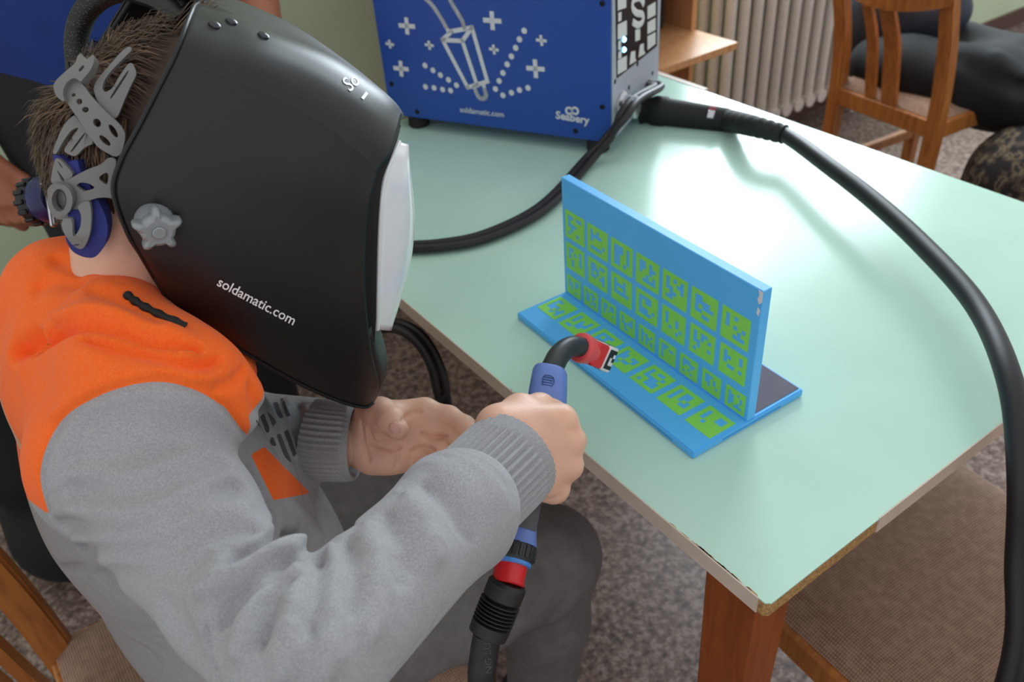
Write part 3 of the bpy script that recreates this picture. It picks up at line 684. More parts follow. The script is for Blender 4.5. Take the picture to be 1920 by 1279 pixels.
# gooseneck and tip
g = crom([h0 + hx*.012, D(1036, 690, .815), D(1050, 664, .828), D(1071, 650, .842), D(1095, 652, .853)], 5)
mb = MB(); mb.tube(g, np.linspace(.0112, .0100, len(g)), 16); build('gooseneck', mb, m_neck, tor, smooth=True)
n0 = D(1086, 651, .852); n1 = D(1128, 667, .879); nx = unit(n1 - n0); NL = np.linalg.norm(n1 - n0)
mb = MB(); mb.lathe(n0, nx, [(-.001, .0105), (0, .0145), (.004, .0155), (.007, .0148), (.018, .0135)], 28); tip = build('nozzle_collar', mb, m_pink, tor, smooth=True)
nu_, nv_, _ = frame_from(nx, CU); rot = math.radians(20); nu2 = nu_*math.cos(rot) + nv_*math.sin(rot); nv2 = np.cross(nx, nu2)
mb = MB(); mb.box(n0 + nx*.022, (.025, .025, .018), nu2, nv2, nx); build('nozzle_block', mb, m_red, tor, bevel=.002)
mb = MB(); mb.box(n0 + nx*.037, (.0265, .0265, .014), nu2, nv2, nx); cap = build('marker_cap', mb, m_wht, tor, bevel=.0015)
rng = random.Random(3)
for sd, (ax, bx) in enumerate(((nu2, nv2), (-nu2, nv2), (nv2, nu2), (-nv2, nu2))):
    m = MB(); cc = n0 + nx*.037 + ax*.01335
    for i in range(5):
        for j in range(3):
            if rng.random() < .6 or i in (0, 4): m.box(cc + bx*(i-2)*.0041 + nx*(j-1)*.0038, (.0004, .0041, .0038), ax, bx, nx)
    build('tip_marker', m, m_mk, cap)
# plug in the unit, strain relief, hose
u_, v_ = SP_(1207, 205); pl0 = sput(u_, v_, .010); pz1 = PZ(1366, 226, pl0[2] - .005); px_ = unit(pz1 - pl0); PLn = np.linalg.norm(pz1 - pl0)
mb = MB(); mb.lathe(pl0, px_, [(0, .022), (.012, .0265), (.03, .0265), (.034, .024), (PLn*.97, .0205), (PLn, .0195)], 28); plug = build('plug', mb, m_rub, tor, smooth=True)
mb = MB(); qn = unit(-CF - px_*(-CF @ px_)); qs = np.cross(px_, qn); pc = pl0 + px_*PLn*.80
mb.box(pc + qn*.0212 + qs*.000, (.012, .004, .014), px_, qn, qs); st = build('metal_latch', mb, m_alu, plug, bevel=.001)
mb = MB(); mb.box(pc + qn*.0195 + qs*.010*(1 if qs[2] > 0 else -1), (.012, .004, .008), px_, qn, qs); build('latch_label', mb, mat('dull red label', '9c3c48', .5), plug, bevel=.001)
hosepts = [pz1, PZ(1410, 236, .792), PZ(1470, 252, .793), PZ(1560, 316, .797), PZ(1640, 378, .797), PZ(1730, 460, .798), PZ(1830, 572, .802), PZ(1893, 712, .802), PZ(1914, 880, .760), PZ(1910, 1050, .68), PZ(1893, 1279, .58), T(-.16, .12, .36), T(-.15, .03, .12), T(-.10, -.06, .0135), T(.02, -.13, .0135), T(.13, -.19, .0135), T(.19, -.19, .06), T(.20, -.165, .22), D(905, 1279, .735) - Z3*.25 + A3*.02, D(904, 1279, .735) - Z3*.08,  D(904, 1279, .735), D(908, 1225, .73), s1]
hosepts = crom(hosepts, 8)
mb = MB(); mb.tube(hosepts, .0122, 14); hose = build('hose', mb, m_hose, tor, smooth=True)
srl = crom([pz1 - px_*.002, PZ(1410, 236, .792), PZ(1470, 252, .793)], 12); n = len(srl)
mb = MB(); mb.tube(srl, [.0178 - .004*i/n + (.0016 if (i//1) % 3 < 2 else -.0004) for i in range(n)], 18); build('strain_relief', mb, m_rub, plug, smooth=True, angle=60)
def decal(V2, F2, p0, p1, bvh, off=.0006, h=1.0):
    """2-D mesh -> laid on a surface along the line p0..p1 of photo pixels, each point dropped onto the surface"""
    x0, x1 = V2[:, 0].min(), V2[:, 0].max(); p0 = np.array(p0, float); p1 = np.array(p1, float); d = (p1-p0)/(x1-x0); q = np.array([d[1], -d[0]])*h; out = []
    for x, y in V2:
        p = p0 + d*(x-x0) + q*y; r = ray(*p); loc, nn, _, _ = bvh.ray_cast(Vector(CAM), Vector(unit(r)), 5)
        out.append(np.array(loc) - unit(r)*off if loc is not None else CAM + r*.7)
    return out, F2
def bvh_of(mb): return BVHTree.FromPolygons([tuple(p) for p in mb.v], mb.f)
hm = MB(); hm.tube(hosepts, .0122, 14); hb = bvh_of(hm)
m = MB(); m.add(*decal(*text_mesh('NG LU', bold=-.005), (923, 1262), (919, 1205), hb, .0004, .9)); build('hose_print', m, mat('faint grey print', '4c4c4e', .6), hose)

# ------------------------------------------------------------------ twin cable from the unit to the headset
u_, v_ = SP_(1213, 158); c0 = sput(u_, v_, -.002); m_cab = mat('black cable', '1e1a19', .5, var=.1)
cp = crom([c0, c0 + fx*.022 - Z3*.002, PP(1192, 186, MO + fx*.024, fx), PP(1168, 218, MO + fx*.022, fx), PP(1141, 258, MF - dp*.022, dp), PZ(1100, 303, .763), PZ(1040, 370, .7605), PZ(985, 410, .7605), PZ(900, 446, .7605), PZ(820, 460, .7605), PZ(740, 466, .7605), T(.70, -.002, .766), T(.69, -.035, .73), D(690, 610, 1.17), D(745, 611, 1.14), D(788, 637, 1.13), D(818, 690, 1.14), D(832, 760, 1.17), D(834, 830, 1.27), T(.735, -.01, .36), T(.76, -.005, .12), T(.82, -.03, .014), T(.95, -.05, .0135)], 7)
tan = np.gradient(cp, axis=0); tan /= np.linalg.norm(tan, axis=1)[:, None]; sid = np.cross(tan, Z3); sid /= np.linalg.norm(sid, axis=1)[:, None] + 1e-9
mb = MB(); n = len(cp); tw = np.sin(np.linspace(0, 9, n))*.5
off = sid*np.cos(tw)[:, None] + np.cross(sid, tan)*np.sin(tw)[:, None]*.25
cab = thing('twin_cable', T(.7, .1, .75), 'pair of thin black cables lying across the table and hanging over its edge', 'cable')
for s in (-1, 1):
    m = MB(); m.tube(cp + off*.0062*s, .0063, 10); build('cable_strand', m, m_cab, cab, smooth=True)

# ------------------------------------------------------------------ welding helmet with display visor
m_shell = mat('matt black helmet shell', '141416', .42, spec=.5, bump=.05, bs=1500); m_inner = mat('black helmet inside', '0c0c0d', .7); m_vis = mat('glossy white visor', 'f2f2f4', .18, coat=.6)
m_grey = mat('grey harness plastic', '767572', .42); m_pad = mat('blue sweat pad foam', '2c3278', .85, bump=.3, bs=700); m_silver = mat('silver knob plastic', '8f9294', .38, .25); m_text = mat('white lettering', 'f0f0f0', .5)
m_rivet = mat('dark steel rivet', '4a4a4e', .3, .8)
HC = T(.42, -.26, 1.09)
S_ = unit(-.99*A3 - .15*B3); Fh = unit(-.15*A3 + .99*B3); pt = math.radians(12); HF = Fh*math.cos(pt) - Z3*math.sin(pt); HU = np.cross(S_, HF) if np.cross(S_, HF)[2] > 0 else -np.cross(S_, HF)
hel = thing('welding_helmet', HC, 'matt black welding helmet with white visor worn by the seated person', 'helmet')
def HP(x, y, s): return PP(x, y, HC + S_*s, S_)
def mir(P): P = np.asarray(P); return P - 2*((P - HC) @ S_)[..., None]*S_
side = [  # rows from the bottom rim up to the crease; columns from the rear rim to the front rim
  [(288, 520, .098), (335, 583, .100), (440, 650, .103), (560, 719, .100), (640, 754, .092), (683, 764, .082), (700, 756, .074)],
  [(262, 476, .108), (325, 540, .113), (430, 605, .117), (545, 665, .115), (628, 706, .107), (680, 724, .096), (711, 722, .082)],
  [(238, 436, .112), (320, 495, .120), (425, 555, .124), (540, 605, .122), (622, 640, .114), (668, 652, .106), (697, 655, .098)],
  [(212, 360, .114), (318, 410, .123), (425, 460, .127), (540, 505, .125), (618, 530, .118), (655, 542, .113), (686, 548, .108)],
  [(226, 300, .112), (332, 325, .120), (437, 362, .124), (548, 405, .122), (622, 432, .117), (660, 443, .113), (687, 450, .110)],
  [(262, 232, .108), (352, 245, .115), (452, 275, .118), (560, 318, .117), (635, 352, .113), (667, 368, .110), (694, 380, .108)],
  [(321, 117, .100), (400, 137, .104), (480, 166, .106), (575, 213, .105), (645, 262, .103), (680, 292, .101), (708, 323, .099)]]
topp = [side[-1],
  [(338, 78, .092), (412, 104, .096), (492, 130, .098), (588, 178, .097), (660, 224, .094), (700, 255, .091), (735, 285, .086)],
  [(352, 40, .074), (422, 66, .078), (505, 92, .080), (600, 136, .080), (676, 184, .077), (716, 214, .073), (748, 243, .066)],
  [(364, 12, .046), (432, 32, .050), (514, 62, .052), (612, 104, .052), (692, 156, .049), (730, 186, .045), (753, 218, .040)],
  [(371, 1, .0), (440, 24, .0), (522, 56, .0), (620, 100, .0), (700, 155, .0), (738, 190, .0), (754, 213, .0)]]
Pside = np.array([[HP(*q) for q in r] for r in side]); Ptop = np.array([[HP(*q) for q in r] for r in topp])
Gs = crom2(Pside, 6, 6); 
Ptf = np.concatenate([Ptop, mir(Ptop[:-1][::-1])]); Gt = crom2(Ptf, 6, 6)
full = np.concatenate([Gs[:-1], Gt, mir(Gs[::-1])[1:]])
def shell_obj(name, G, m, parent, th, flip=False, crease=None):
    mb = MB(); mb.grid(G, flip); o = build(name, mb, m, parent, smooth=True, angle=None)
    md = o.modifiers.new('thickness', 'SOLIDIFY'); md.thickness = th; md.offset = -1; return o, mb
nrm = np.cross(full[10, 11] - full[10, 10], full[11, 10] - full[10, 10]); flipit = (nrm @ S_) < 0
sh, shm = shell_obj('shell', full, [m_shell], hel, .0032, flipit)
# sharpen the crease between side and top panels
ncol = full.shape[1]; rows = {Gs.shape[0]-1, Gs.shape[0]-1 + Gt.shape[0]-1}
se = sh.data.attributes.new('sharp_edge', 'BOOLEAN', 'EDGE')
for e in sh.data.edges:
    i, j = e.vertices
    if i//ncol == j//ncol and i//ncol in rows: se.data[e.index].value = True
# rim bead along the rear and bottom edges
rear = full[:, 0]; mb = MB(); mb.tube(rear, .0015, 8); build('rear_rim', mb, m_shell, sh, smooth=True)
for q_ in (0, -1): mb = MB(); mb.tube(full[q_], .0015, 8); build('lower_rim', mb, m_shell, sh, smooth=True)
# chin: the shell wraps round below the visor
lowidx = [i for i in range(Gs.shape[0]) if i <= 6*2 + 2]
edge = Gs[lowidx, -1]
def wrap(E, bulge, n=14, drop=0.0):
    out = []
    for e in E:
        m = mir(e); out.append([e*(1-t) + m*t + HF*bulge*math.sin(math.pi*t)**.8 + HU*drop*math.sin(math.pi*t) for t in np.linspace(0, 1, n)])
    return np.array(out)
ch, _ = shell_obj('chin_guard', wrap(edge, .030), [m_shell], hel, .003, False)
# black visor frame and white visor
fe = Gs[6*2+1:, -1]; fe = np.concatenate([fe, Gt[1:7*2, -1]])
fr_in = fe - HF*.018 - S_*.012
fr_px = [(702, 640, .092), (705, 600, .094), (706, 540, .096), (708, 450, .096), (712, 380, .094), (718, 335, .090), (732, 298, .083), (745, 262, .072), (752, 236, .055)]
fo1 = crom(np.array([HP(*q) for q in fr_px]), 5); fi1 = fo1 - HF*.028 - S_*.004; fi2 = fo1 - S_*.010 + HF*.001
strip = np.array([fi1, fo1 - HF*.004 + S_*.001, fo1, fi2]); mb = MB(); mb.grid(np.swapaxes(strip, 0, 1)); mb.grid(np.swapaxes(mir(strip), 0, 1), True); build('visor_frame', mb, m_inner, hel, smooth=True, angle=50)
near = [(707, 618, .082), (708, 560, .086), (710, 480, .087), (712, 420, .087), (716, 365, .085), (724, 325, .081), (738, 290, .072), (748, 266, .058)]
sil = [(727, 614, .034), (746, 570, .034), (768, 498, .034), (776, 445, .034), (777, 392, .034), (770, 335, .034), (760, 296, .030), (751, 268, .022)]
Nn = np.array([HP(*q) for q in near]); Sl = np.array([HP(*q) for q in sil]); mid = Sl - S_*np.array([[q[2]] for q in sil]) + HF*.002
m1 = (Nn + Sl)/2 + HF*.006 + S_*.006
G = crom2(np.array([Nn, m1, Sl, mid, mir(Sl), mir(m1), mir(Nn)]), 5, 5); 
nr_ = np.cross(G[10, 11] - G[10, 10], G[11, 10] - G[10, 10]); vz, _ = shell_obj('visor', G, [m_vis], hel, .0025, (nr_ @ HF) < 0)
for q_ in (0, -1): mb = MB(); mb.tube(G[q_], .0022, 8); build('visor_edge', mb, m_vis, vz, smooth=True)
# lettering on the side and brand on the brow
sb = bvh_of(shm)
m = MB(); m.add(*decal(*text_mesh('soldamatic.com', bold=.012), (406, 535), (549, 610), sb, .0006)); build('lettering', m, m_text, sh, label='white lettering soldamatic.com')
m = MB(); m.add(*decal(*text_mesh('Solda', bold=.01, shear=.2), (652, 155), (694, 152), sb, .0008, .9)) if False else None
V2, F2 = text_mesh('So', bold=.012, shear=.15)
m = MB(); m.add(*decal(V2, F2, (657, 172), (677, 154), sb, .0007, 1.45)); build('brand_lettering', m, m_text, sh, label='pale brand lettering starting with So')
m = MB(); V2 = np.array([(0, 0), (1, 0), (1, .22), (0, .22)]); m.add(*decal(V2, [[0, 1, 2, 3]], (682, 187), (691, 175), sb, .0007, 1.9)); build('brand_bar', m, m_text, sh)
for x, y in ((402, 47), (494, 67), (434, 41)):
    r = ray(x, y); loc, nn, _, _ = sb.ray_cast(Vector(CAM), Vector(unit(r)), 5)
    if loc is None: continue
    nn = np.array(nn); nn = nn if nn @ r < 0 else -nn; m = MB(); m.lathe(np.array(loc) - nn*.0005, nn, [(0, .0042), (.0014, .0040), (.0024, .0026), (.0027, .0008)], 16); build('rivet', m, m_rivet, sh, smooth=True)
# star knob on the side
r = ray(290, 415); loc, nn, _, _ = sb.ray_cast(Vector(CAM), Vector(unit(r)), 5)
kc = np.array(loc) if loc is not None else HP(290, 415, .12); ku = unit(HU - S_*(HU @ S_)); kf = np.cross(S_, ku)
def star(r0_, r1_, n=5, ph=.3, w=.5):
    P = []
    for i in range(80):
        q = 2*math.pi*i/80; c = math.cos(n*(q - ph)); f = max(0, (c - .35)/.65)**.7; P.append(((r0_ + (r1_-r0_)*f)*math.cos(q), (r0_ + (r1_-r0_)*f)*math.sin(q)))
    return P
kb0 = kc - S_*.002; m = MB(); m.lathe(kb0, S_, [(0, .0128), (.004, .0128), (.011, .0112)], 28)
G = []
for h, sc in ((.008, .92), (.010, 1.0), (.016, 1.0), (.019, .90), (.0205, .72)): G.append([kb0 + S_*h + (kf*x + ku*y)*sc for x, y in star(.0112, .0162)] )
G = np.array([g_ + [g_[0]] for g_ in G]); m.grid(G); m.add([G[-1][i] for i in range(80)] , [list(range(80))]); knob = build('side_knob', m, m_silver, hel, smooth=True, angle=40)
m = MB(); m.lathe(kb0 + S_*.020, S_, [(0, .0046), (.0015, .0044), (.0022, .0035)], 20); build('knob_cap', m, m_silver, knob, smooth=True)
m = MB(); m.tube([kb0 + S_*.0208 + (kf*math.cos(q) + ku*math.sin(q))*.0050 for q in np.linspace(0, 2*math.pi, 24)], .0004, 6); build('knob_groove', m, m_silver, knob)

# head proportions shared by the head, hair and harness
HDC = D(332, 302, .672); hpt = math.radians(14); HdF = Fh*math.cos(hpt) - Z3*math.sin(hpt); HdU = Fh*math.sin(hpt) + Z3*math.cos(hpt); HdR = np.array([.092, .072, .096]); HdA = np.array([HdF, S_, HdU])
def on_head(x, y, off):
    r = ray(x, y); R = HdR + off; o = (HdA @ (CAM - HDC))/R; d = (HdA @ r)/R
    A, Bq, Cq = d @ d, 2*o @ d, o @ o - 1; disc = Bq*Bq - 4*A*Cq
    t = (-Bq - math.sqrt(disc))/(2*A) if disc > 0 else -Bq/(2*A)
    P = CAM + r*t; n = HdA.T @ ((HdA @ (P - HDC))/R**2); return P, unit(n)
def plate(poly, holes=(), off=.016, th=.0025, sx=.18767, ox=40, oy=60, step=22, lift=None):
    """flat strap piece: outline (and holes) draped on the back of the head and given thickness"""
    def dens(P):
        out = []
        for a, b in zip(P, P[1:] + P[:1]):
            n = max(1, int(math.hypot(b[0]-a[0], b[1]-a[1])/step)); out += [(a[0]+(b[0]-a[0])*k/n, a[1]+(b[1]-a[1])*k/n) for k in range(n)]
        return out
    def chai(P, it=2):
        for _ in range(it): P = [q for a, b in zip(P, P[1:] + P[:1]) for q in ((a[0]*.78+b[0]*.22, a[1]*.78+b[1]*.22), (a[0]*.22+b[0]*.78, a[1]*.22+b[1]*.78))]
        return P
    poly = chai(list(poly)); holes = [chai(list(h), 1) if len(h) < 9 else h for h in holes]
    loops = [dens(list(poly))] + [dens(list(h)) for h in holes]; pts = []; edges = []
    for lp in loops:
        n0_ = len(pts); pts += lp; edges += [(n0_+i, n0_+(i+1) % len(lp)) for i in range(len(lp))]
    xs = [p[0] for p in loops[0]]; ys = [p[1] for p in loops[0]]; nb = len(pts)
    def inside(P): 
        s = poly_sd(P, loops[0]); 
        for h in loops[1:]: s = np.minimum(s, -poly_sd(P, h))
        return s
    gx, gy = np.meshgrid(np.arange(min(xs), max(xs), step*1.5), np.arange(min(ys), max(ys), step*1.5)); gp = np.stack([gx.ravel(), gy.ravel()], 1)
    gp = gp[inside(gp) > step*.5]; allp = pts + [tuple(p) for p in gp]
    res = delaunay_2d_cdt([Vector(p) for p in allp], edges, [], 0, 1e-4); V2, F2 = res[0], res[2]
    V2 = np.array([v[:] for v in V2]); F2 = [list(f) for f in F2]; cen = np.array([V2[f].mean(0) for f in F2]); F2 = [f for f, s in zip(F2, inside(cen)) if s > 0]
    P = [on_head(ox + x*sx, oy + y*sx, off if lift is None else off + lift(x, y)) for x, y in V2]; n = len(V2)
    V = [p + q*th/2 for p, q in P] + [p - q*th/2 for p, q in P]; m = MB()
    ec = {}
    for f in F2:
        for a, b in zip(f, f[1:] + f[:1]): ec[(a, b)] = 1
    # orient outward
    a_, b_, c_ = (np.array(V[i]) for i in F2[0][:3]); fl_ = np.cross(b_-a_, c_-a_) @ P[F2[0][0]][1] < 0
    top_ = [f[::-1] if fl_ else f for f in F2]; F = top_ + [[i+n for i in f[::-1]] for f in top_]
    ec = {}
    for f in top_:
        for a, b in zip(f, f[1:] + f[:1]): ec[(a, b)] = 1
    F += [[b, a, a+n, b+n] for (a, b) in ec if (b, a) not in ec]
    return m.add(V, F)
def circ(x, y, r, ry=None, n=14, rot=0.0):
    ry = r if ry is None else ry; return [(x + r*math.cos(t)*math.cos(rot) - ry*math.sin(t)*math.sin(rot), y + r*math.cos(t)*math.sin(rot) + ry*math.sin(t)*math.cos(rot)) for t in np.linspace(0, 2*math.pi, n, endpoint=False)]
def hpiece(name, m, ma): return build(name, m, ma, har, smooth=True, angle=40)
har = build('head_harness', plate([(440, 600), (480, 520), (560, 470), (620, 520), (700, 640), (840, 790), (1000, 930), (1055, 1040), (985, 1275), (780, 1160), (740, 1110), (590, 890), (460, 700)],
       [circ(590, 700, 30), circ(650, 780, 34, 28), circ(535, 635, 22, 18), circ(765, 910, 46, 36, rot=.9), circ(925, 990, 75, 27, rot=1.0), circ(842, 1085, 72, 27, rot=.75)], off=.019), m_grey, hel, smooth=True, angle=40, label='grey plastic head harness straps')
hpiece('upper_fork', plate([(730, 580), (745, 520), (800, 440), (900, 330), (1010, 200), (1090, 150), (1115, 190), (1030, 270), (900, 400), (830, 500), (815, 580), (850, 610), (920, 570), (990, 440), (1100, 290), (1165, 420), (1100, 540), (1030, 700), (950, 895), (830, 800), (760, 680)],
       [[(890, 660), (1062, 398), (1085, 400), (905, 680)]], off=.015), m_grey)
hpiece('lower_fork', plate([(570, 870), (640, 960), (745, 1110), (640, 1150), (560, 1240), (510, 1235), (430, 1190), (480, 1110), (560, 1000), (590, 950), (510, 980), (420, 1110), (360, 1225), (325, 1210), (350, 1130), (400, 1000), (470, 890), (540, 830)],
       [[(500, 1190), (640, 1005), (655, 1015), (515, 1205)]], off=.0145), m_grey)
hpiece('crown_buckle', plate([(350, 560), (380, 500), (480, 410), (575, 330), (585, 270), (620, 238), (660, 280), (680, 300), (745, 245), (755, 300), (720, 400), (640, 490), (620, 520), (560, 470), (480, 520), (440, 620), (470, 720), (380, 660)], [[(595, 400), (640, 350), (660, 370), (610, 425)]], off=.021, th=.006), m_grey)
hpiece('adjuster_band', plate([(270, 500), (330, 440), (430, 440), (540, 370), (700, 290), (800, 260), (880, 180), (965, 205), (915, 400), (945, 600), (850, 580), (740, 590), (640, 640), (580, 700), (530, 770), (450, 800), (370, 800), (300, 740), (280, 600)],
       [[(770, 390), (850, 332), (880, 350), (870, 445), (848, 456)], [(555, 462), (600, 432), (680, 440), (755, 488), (640, 525), (600, 500)], circ(400, 605, 62, 95)], off=.019, oy=260), m_grey)
hpiece('pivot_ring', plate(circ(405, 610, 125, 160, 24), [circ(400, 605, 74, 112, 20)], off=.023, th=.004, oy=260), m_grey)
hpiece('pivot_disc', plate(circ(398, 605, 60, 92, 20), [], off=.017, th=.003, oy=260), m_grey)
hpiece('rear_strap', plate([(355, 190), (400, 205), (480, 290), (540, 365), (430, 440), (320, 450), (305, 400), (340, 250)], [[(365, 310), (380, 320), (450, 415), (420, 425)], [(375, 225), (390, 230), (430, 290), (415, 290)]], off=.0165, oy=260), m_grey)
hpiece('sweat_pad', plate([(350, 150), (430, 165), (500, 240), (600, 190), (620, 300), (700, 420), (800, 600), (870, 750), (892, 880), (855, 1050), (760, 1155), (650, 1145), (540, 1090), (470, 950), (520, 760), (450, 430)], [], off=.0105, th=.009, oy=260, lift=lambda x, y: .016*max(0, min(1, (y-550)/400))), m_pad)
hpiece('pad_backing', plate([(560, 660), (690, 600), (712, 760), (695, 950), (640, 1080), (590, 1100), (515, 1050), (430, 930), (410, 840), (430, 790), (520, 790), (522, 960), (545, 970), (600, 880), (612, 760)], [[(525, 1050), (585, 1042), (590, 1056), (530, 1062)]], off=.0175, oy=260, lift=lambda x, y: .016*max(0, min(1, (y-550)/400))), m_grey)
# ratchet at the nape
rp = D(84, 375, .705); raxis = unit(-CR*.93 - CU*.12 + CF*.30); ru_, rv_, _ = frame_from(raxis)
m = MB(); m.lathe(rp, raxis, [(-.012, .016), (-.008, .0185), (0, .0190), (.003, .0175)], 24); nk = hpiece('ratchet_housing', m, mat('dark blue plastic', '1c2054', .35))
m = MB(); m.lathe(rp + raxis*.003, raxis, [(0, .0165), (.003, .0185), (.009, .0180), (.011, .014)], 24); rg = hpiece('ratchet_knob', m, m_blk)
for k in range(14):
    q = 2*math.pi*k/14; dr = ru_*math.cos(q) + rv_*math.sin(q); m = MB(); m.box(rp + raxis*.0085 + dr*.0185, (.003, .004, .009), dr, np.cross(raxis, dr), raxis); m_ = build('grip_rib', m, m_blk, har, bevel=.0008)
for w_, l_, x_ in ((.0035, .040, 92), (.0025, .036, 98)):
    m = MB(); m.box(D(x_, 380, .690), (w_, .0045, l_), unit(CR - CU*.15), CF, unit(CU + CR*-.16)); build('ratchet_bracket', m, m_alu, har, bevel=.001)
m = MB(); m.box(D(96, 344, .690), (.016, .005, .003), unit(CR + CU*.1), CF, unit(CU - CR*.1)); build('ratchet_bracket', m, m_alu, har, bevel=.001)
# braided lead at the crown
m_braid = mat('black braided sleeve', '1b1b1a', .55); N_, L_n = nodes(m_braid); bb_ = N_['Principled BSDF']; tcn = N_.new('ShaderNodeTexCoord'); vo = N_.new('ShaderNodeTexVoronoi'); vo.inputs['Scale'].default_value = 620
L_n.new(tcn.outputs['Object'], vo.inputs['Vector']); crn = N_.new('ShaderNodeValToRGB'); crn.color_ramp.elements[0].color = lin('77756a'); crn.color_ramp.elements[0].position = .08; crn.color_ramp.elements[1].color = lin('121211'); crn.color_ramp.elements[1].position = .3
L_n.new(vo.outputs['Distance'], crn.inputs[0]); L_n.new(crn.outputs[0], bb_.inputs['Base Color'])
lead = crom([D(150, 175, .735), D(146, 120, .735), D(144, 70, .73), D(160, 22, .72), D(200, -12, .71), D(255, -20, .70), D(310, -2, .685), D(352, 30, .672)], 6)
m = MB(); m.tube(lead, .0098, 14); build('braided_lead', m, m_braid, hel, smooth=True)
m = MB(); m.tube(crom([D(215, -25, .70), D(262, -12, .685), D(312, 6, .675), D(350, 38, .665)], 5), [.012]*16, 12, flat=.6); build('lead_bracket', m, m_blk, hel, smooth=True)

# ------------------------------------------------------------------ cloth and skin materials
def skin_mat(name, col, red):
    m = mat(name, col, .5, var=.07, vs_=35, bump=.12, bs=500); N, L = nodes(m); b = N['Principled BSDF']
    b.inputs['Subsurface Weight'].default_value = .12; b.inputs['Subsurface Radius'].default_value = (.012, .004, .002); b.inputs['Subsurface Scale'].default_value = .5; return m
m_skin = skin_mat('skin', 'e0b096', 0); m_skin2 = skin_mat('tanned skin', 'a8694c', 0)
def melange(N, L, c1, c2):
    tc = N.new('ShaderNodeTexCoord'); mp = N.new('ShaderNodeMapping'); mp.inputs['Scale'].default_value = (1, 1, 2.5); L.new(tc.outputs['Object'], mp.inputs[0])
    nz = N.new('ShaderNodeTexNoise'); nz.inputs['Scale'].default_value = 700; nz.inputs['Detail'].default_value = 4; nz.inputs['Roughness'].default_value = .75; L.new(mp.outputs[0], nz.inputs['Vector'])
    cr = N.new('ShaderNodeValToRGB'); cr.color_ramp.elements[0].position = .32; cr.color_ramp.elements[1].position = .68
    cr.color_ramp.elements[0].color = lin(c1); cr.color_ramp.elements[1].color = lin(c2); L.new(nz.outputs['Fac'], cr.inputs[0]); return cr, nz, tc
def hoodie_mat():
    m = mat('grey melange and orange fleece', '909090', .95, sheen=.08); N, L = nodes(m); b = N['Principled BSDF']
    cr, nz, tc = melange(N, L, '8c8c90', 'b0afb0')
    at = N.new('ShaderNodeAttribute'); at.attribute_name = 'orange'; gt = N.new('ShaderNodeMath'); gt.operation = 'GREATER_THAN'; gt.inputs[1].default_value = 0; L.new(at.outputs['Fac'], gt.inputs[0])
    n2 = N.new('ShaderNodeTexNoise'); n2.inputs['Scale'].default_value = 700; L.new(tc.outputs['Object'], n2.inputs['Vector']); c2 = N.new('ShaderNodeValToRGB'); c2.color_ramp.elements[0].color = lin('fb6516'); c2.color_ramp.elements[1].color = lin('ff7122')
    c2.color_ramp.elements[0].position = .35; c2.color_ramp.elements[1].position = .65; L.new(n2.outputs['Fac'], c2.inputs[0])
    mx = N.new('ShaderNodeMix'); mx.data_type = 'RGBA'; L.new(gt.outputs[0], mx.inputs[0]); L.new(cr.outputs[0], mx.inputs[6]); L.new(c2.outputs[0], mx.inputs[7])
    ap = N.new('ShaderNodeAttribute'); ap.attribute_name = 'print'; gp = N.new('ShaderNodeMath'); gp.operation = 'GREATER_THAN'; gp.inputs[1].default_value = 0; L.new(ap.outputs['Fac'], gp.inputs[0])
    m2 = N.new('ShaderNodeMix'); m2.data_type = 'RGBA'; m2.inputs[7].default_value = lin('4c4a4e'); L.new(gp.outputs[0], m2.inputs[0]); L.new(mx.outputs[2], m2.inputs[6]); L.new(m2.outputs[2], b.inputs['Base Color'])
    n3 = N.new('ShaderNodeTexNoise'); n3.inputs['Scale'].default_value = 1500; L.new(tc.outputs['Object'], n3.inputs['Vector'])
    bp = N.new('ShaderNodeBump'); bp.inputs['Strength'].default_value = .25; bp.inputs['Distance'].default_value = .0006; L.new(n3.outputs['Fac'], bp.inputs['Height'])
    n4 = N.new('ShaderNodeTexNoise'); n4.inputs['Scale'].default_value = 16; n4.inputs['Detail'].default_value = 2; n4.inputs['Distortion'].default_value = 1.2; L.new(tc.outputs['Object'], n4.inputs['Vector'])
    b4 = N.new('ShaderNodeBump'); b4.inputs['Strength'].default_value = .55; b4.inputs['Distance'].default_value = .012; L.new(n4.outputs['Fac'], b4.inputs['Height']); L.new(b4.outputs[0], bp.inputs['Normal'])
    L.new(bp.outputs[0], b.inputs['Normal']); return m
m_hoodie = hoodie_mat()
m_rib = mat('ribbed grey knit', '8f8f90', .95, sheen=.2); N, L = nodes(m_rib); cr, nz, tc = melange(N, L, '8a8a8e', 'aeadae'); L.new(cr.outputs[0], N['Principled BSDF'].inputs['Base Color'])
m_jean = mat('dark grey trousers', '706c6b', .9, var=.12, vs_=60, bump=.3, bs=900)
m_shoe = mat('dark shoe', '26262a', .6); m_sole = mat('pale shoe sole', 'b8b4ac', .6); m_cord = mat('black drawstring', '141214', .7)
m_hair = mat('brown hair', '4a3524', .6, var=.35, vs_=180, stretch=(1, 1, 1)); m_nail = mat('finger nail', 'd9a294', .3)

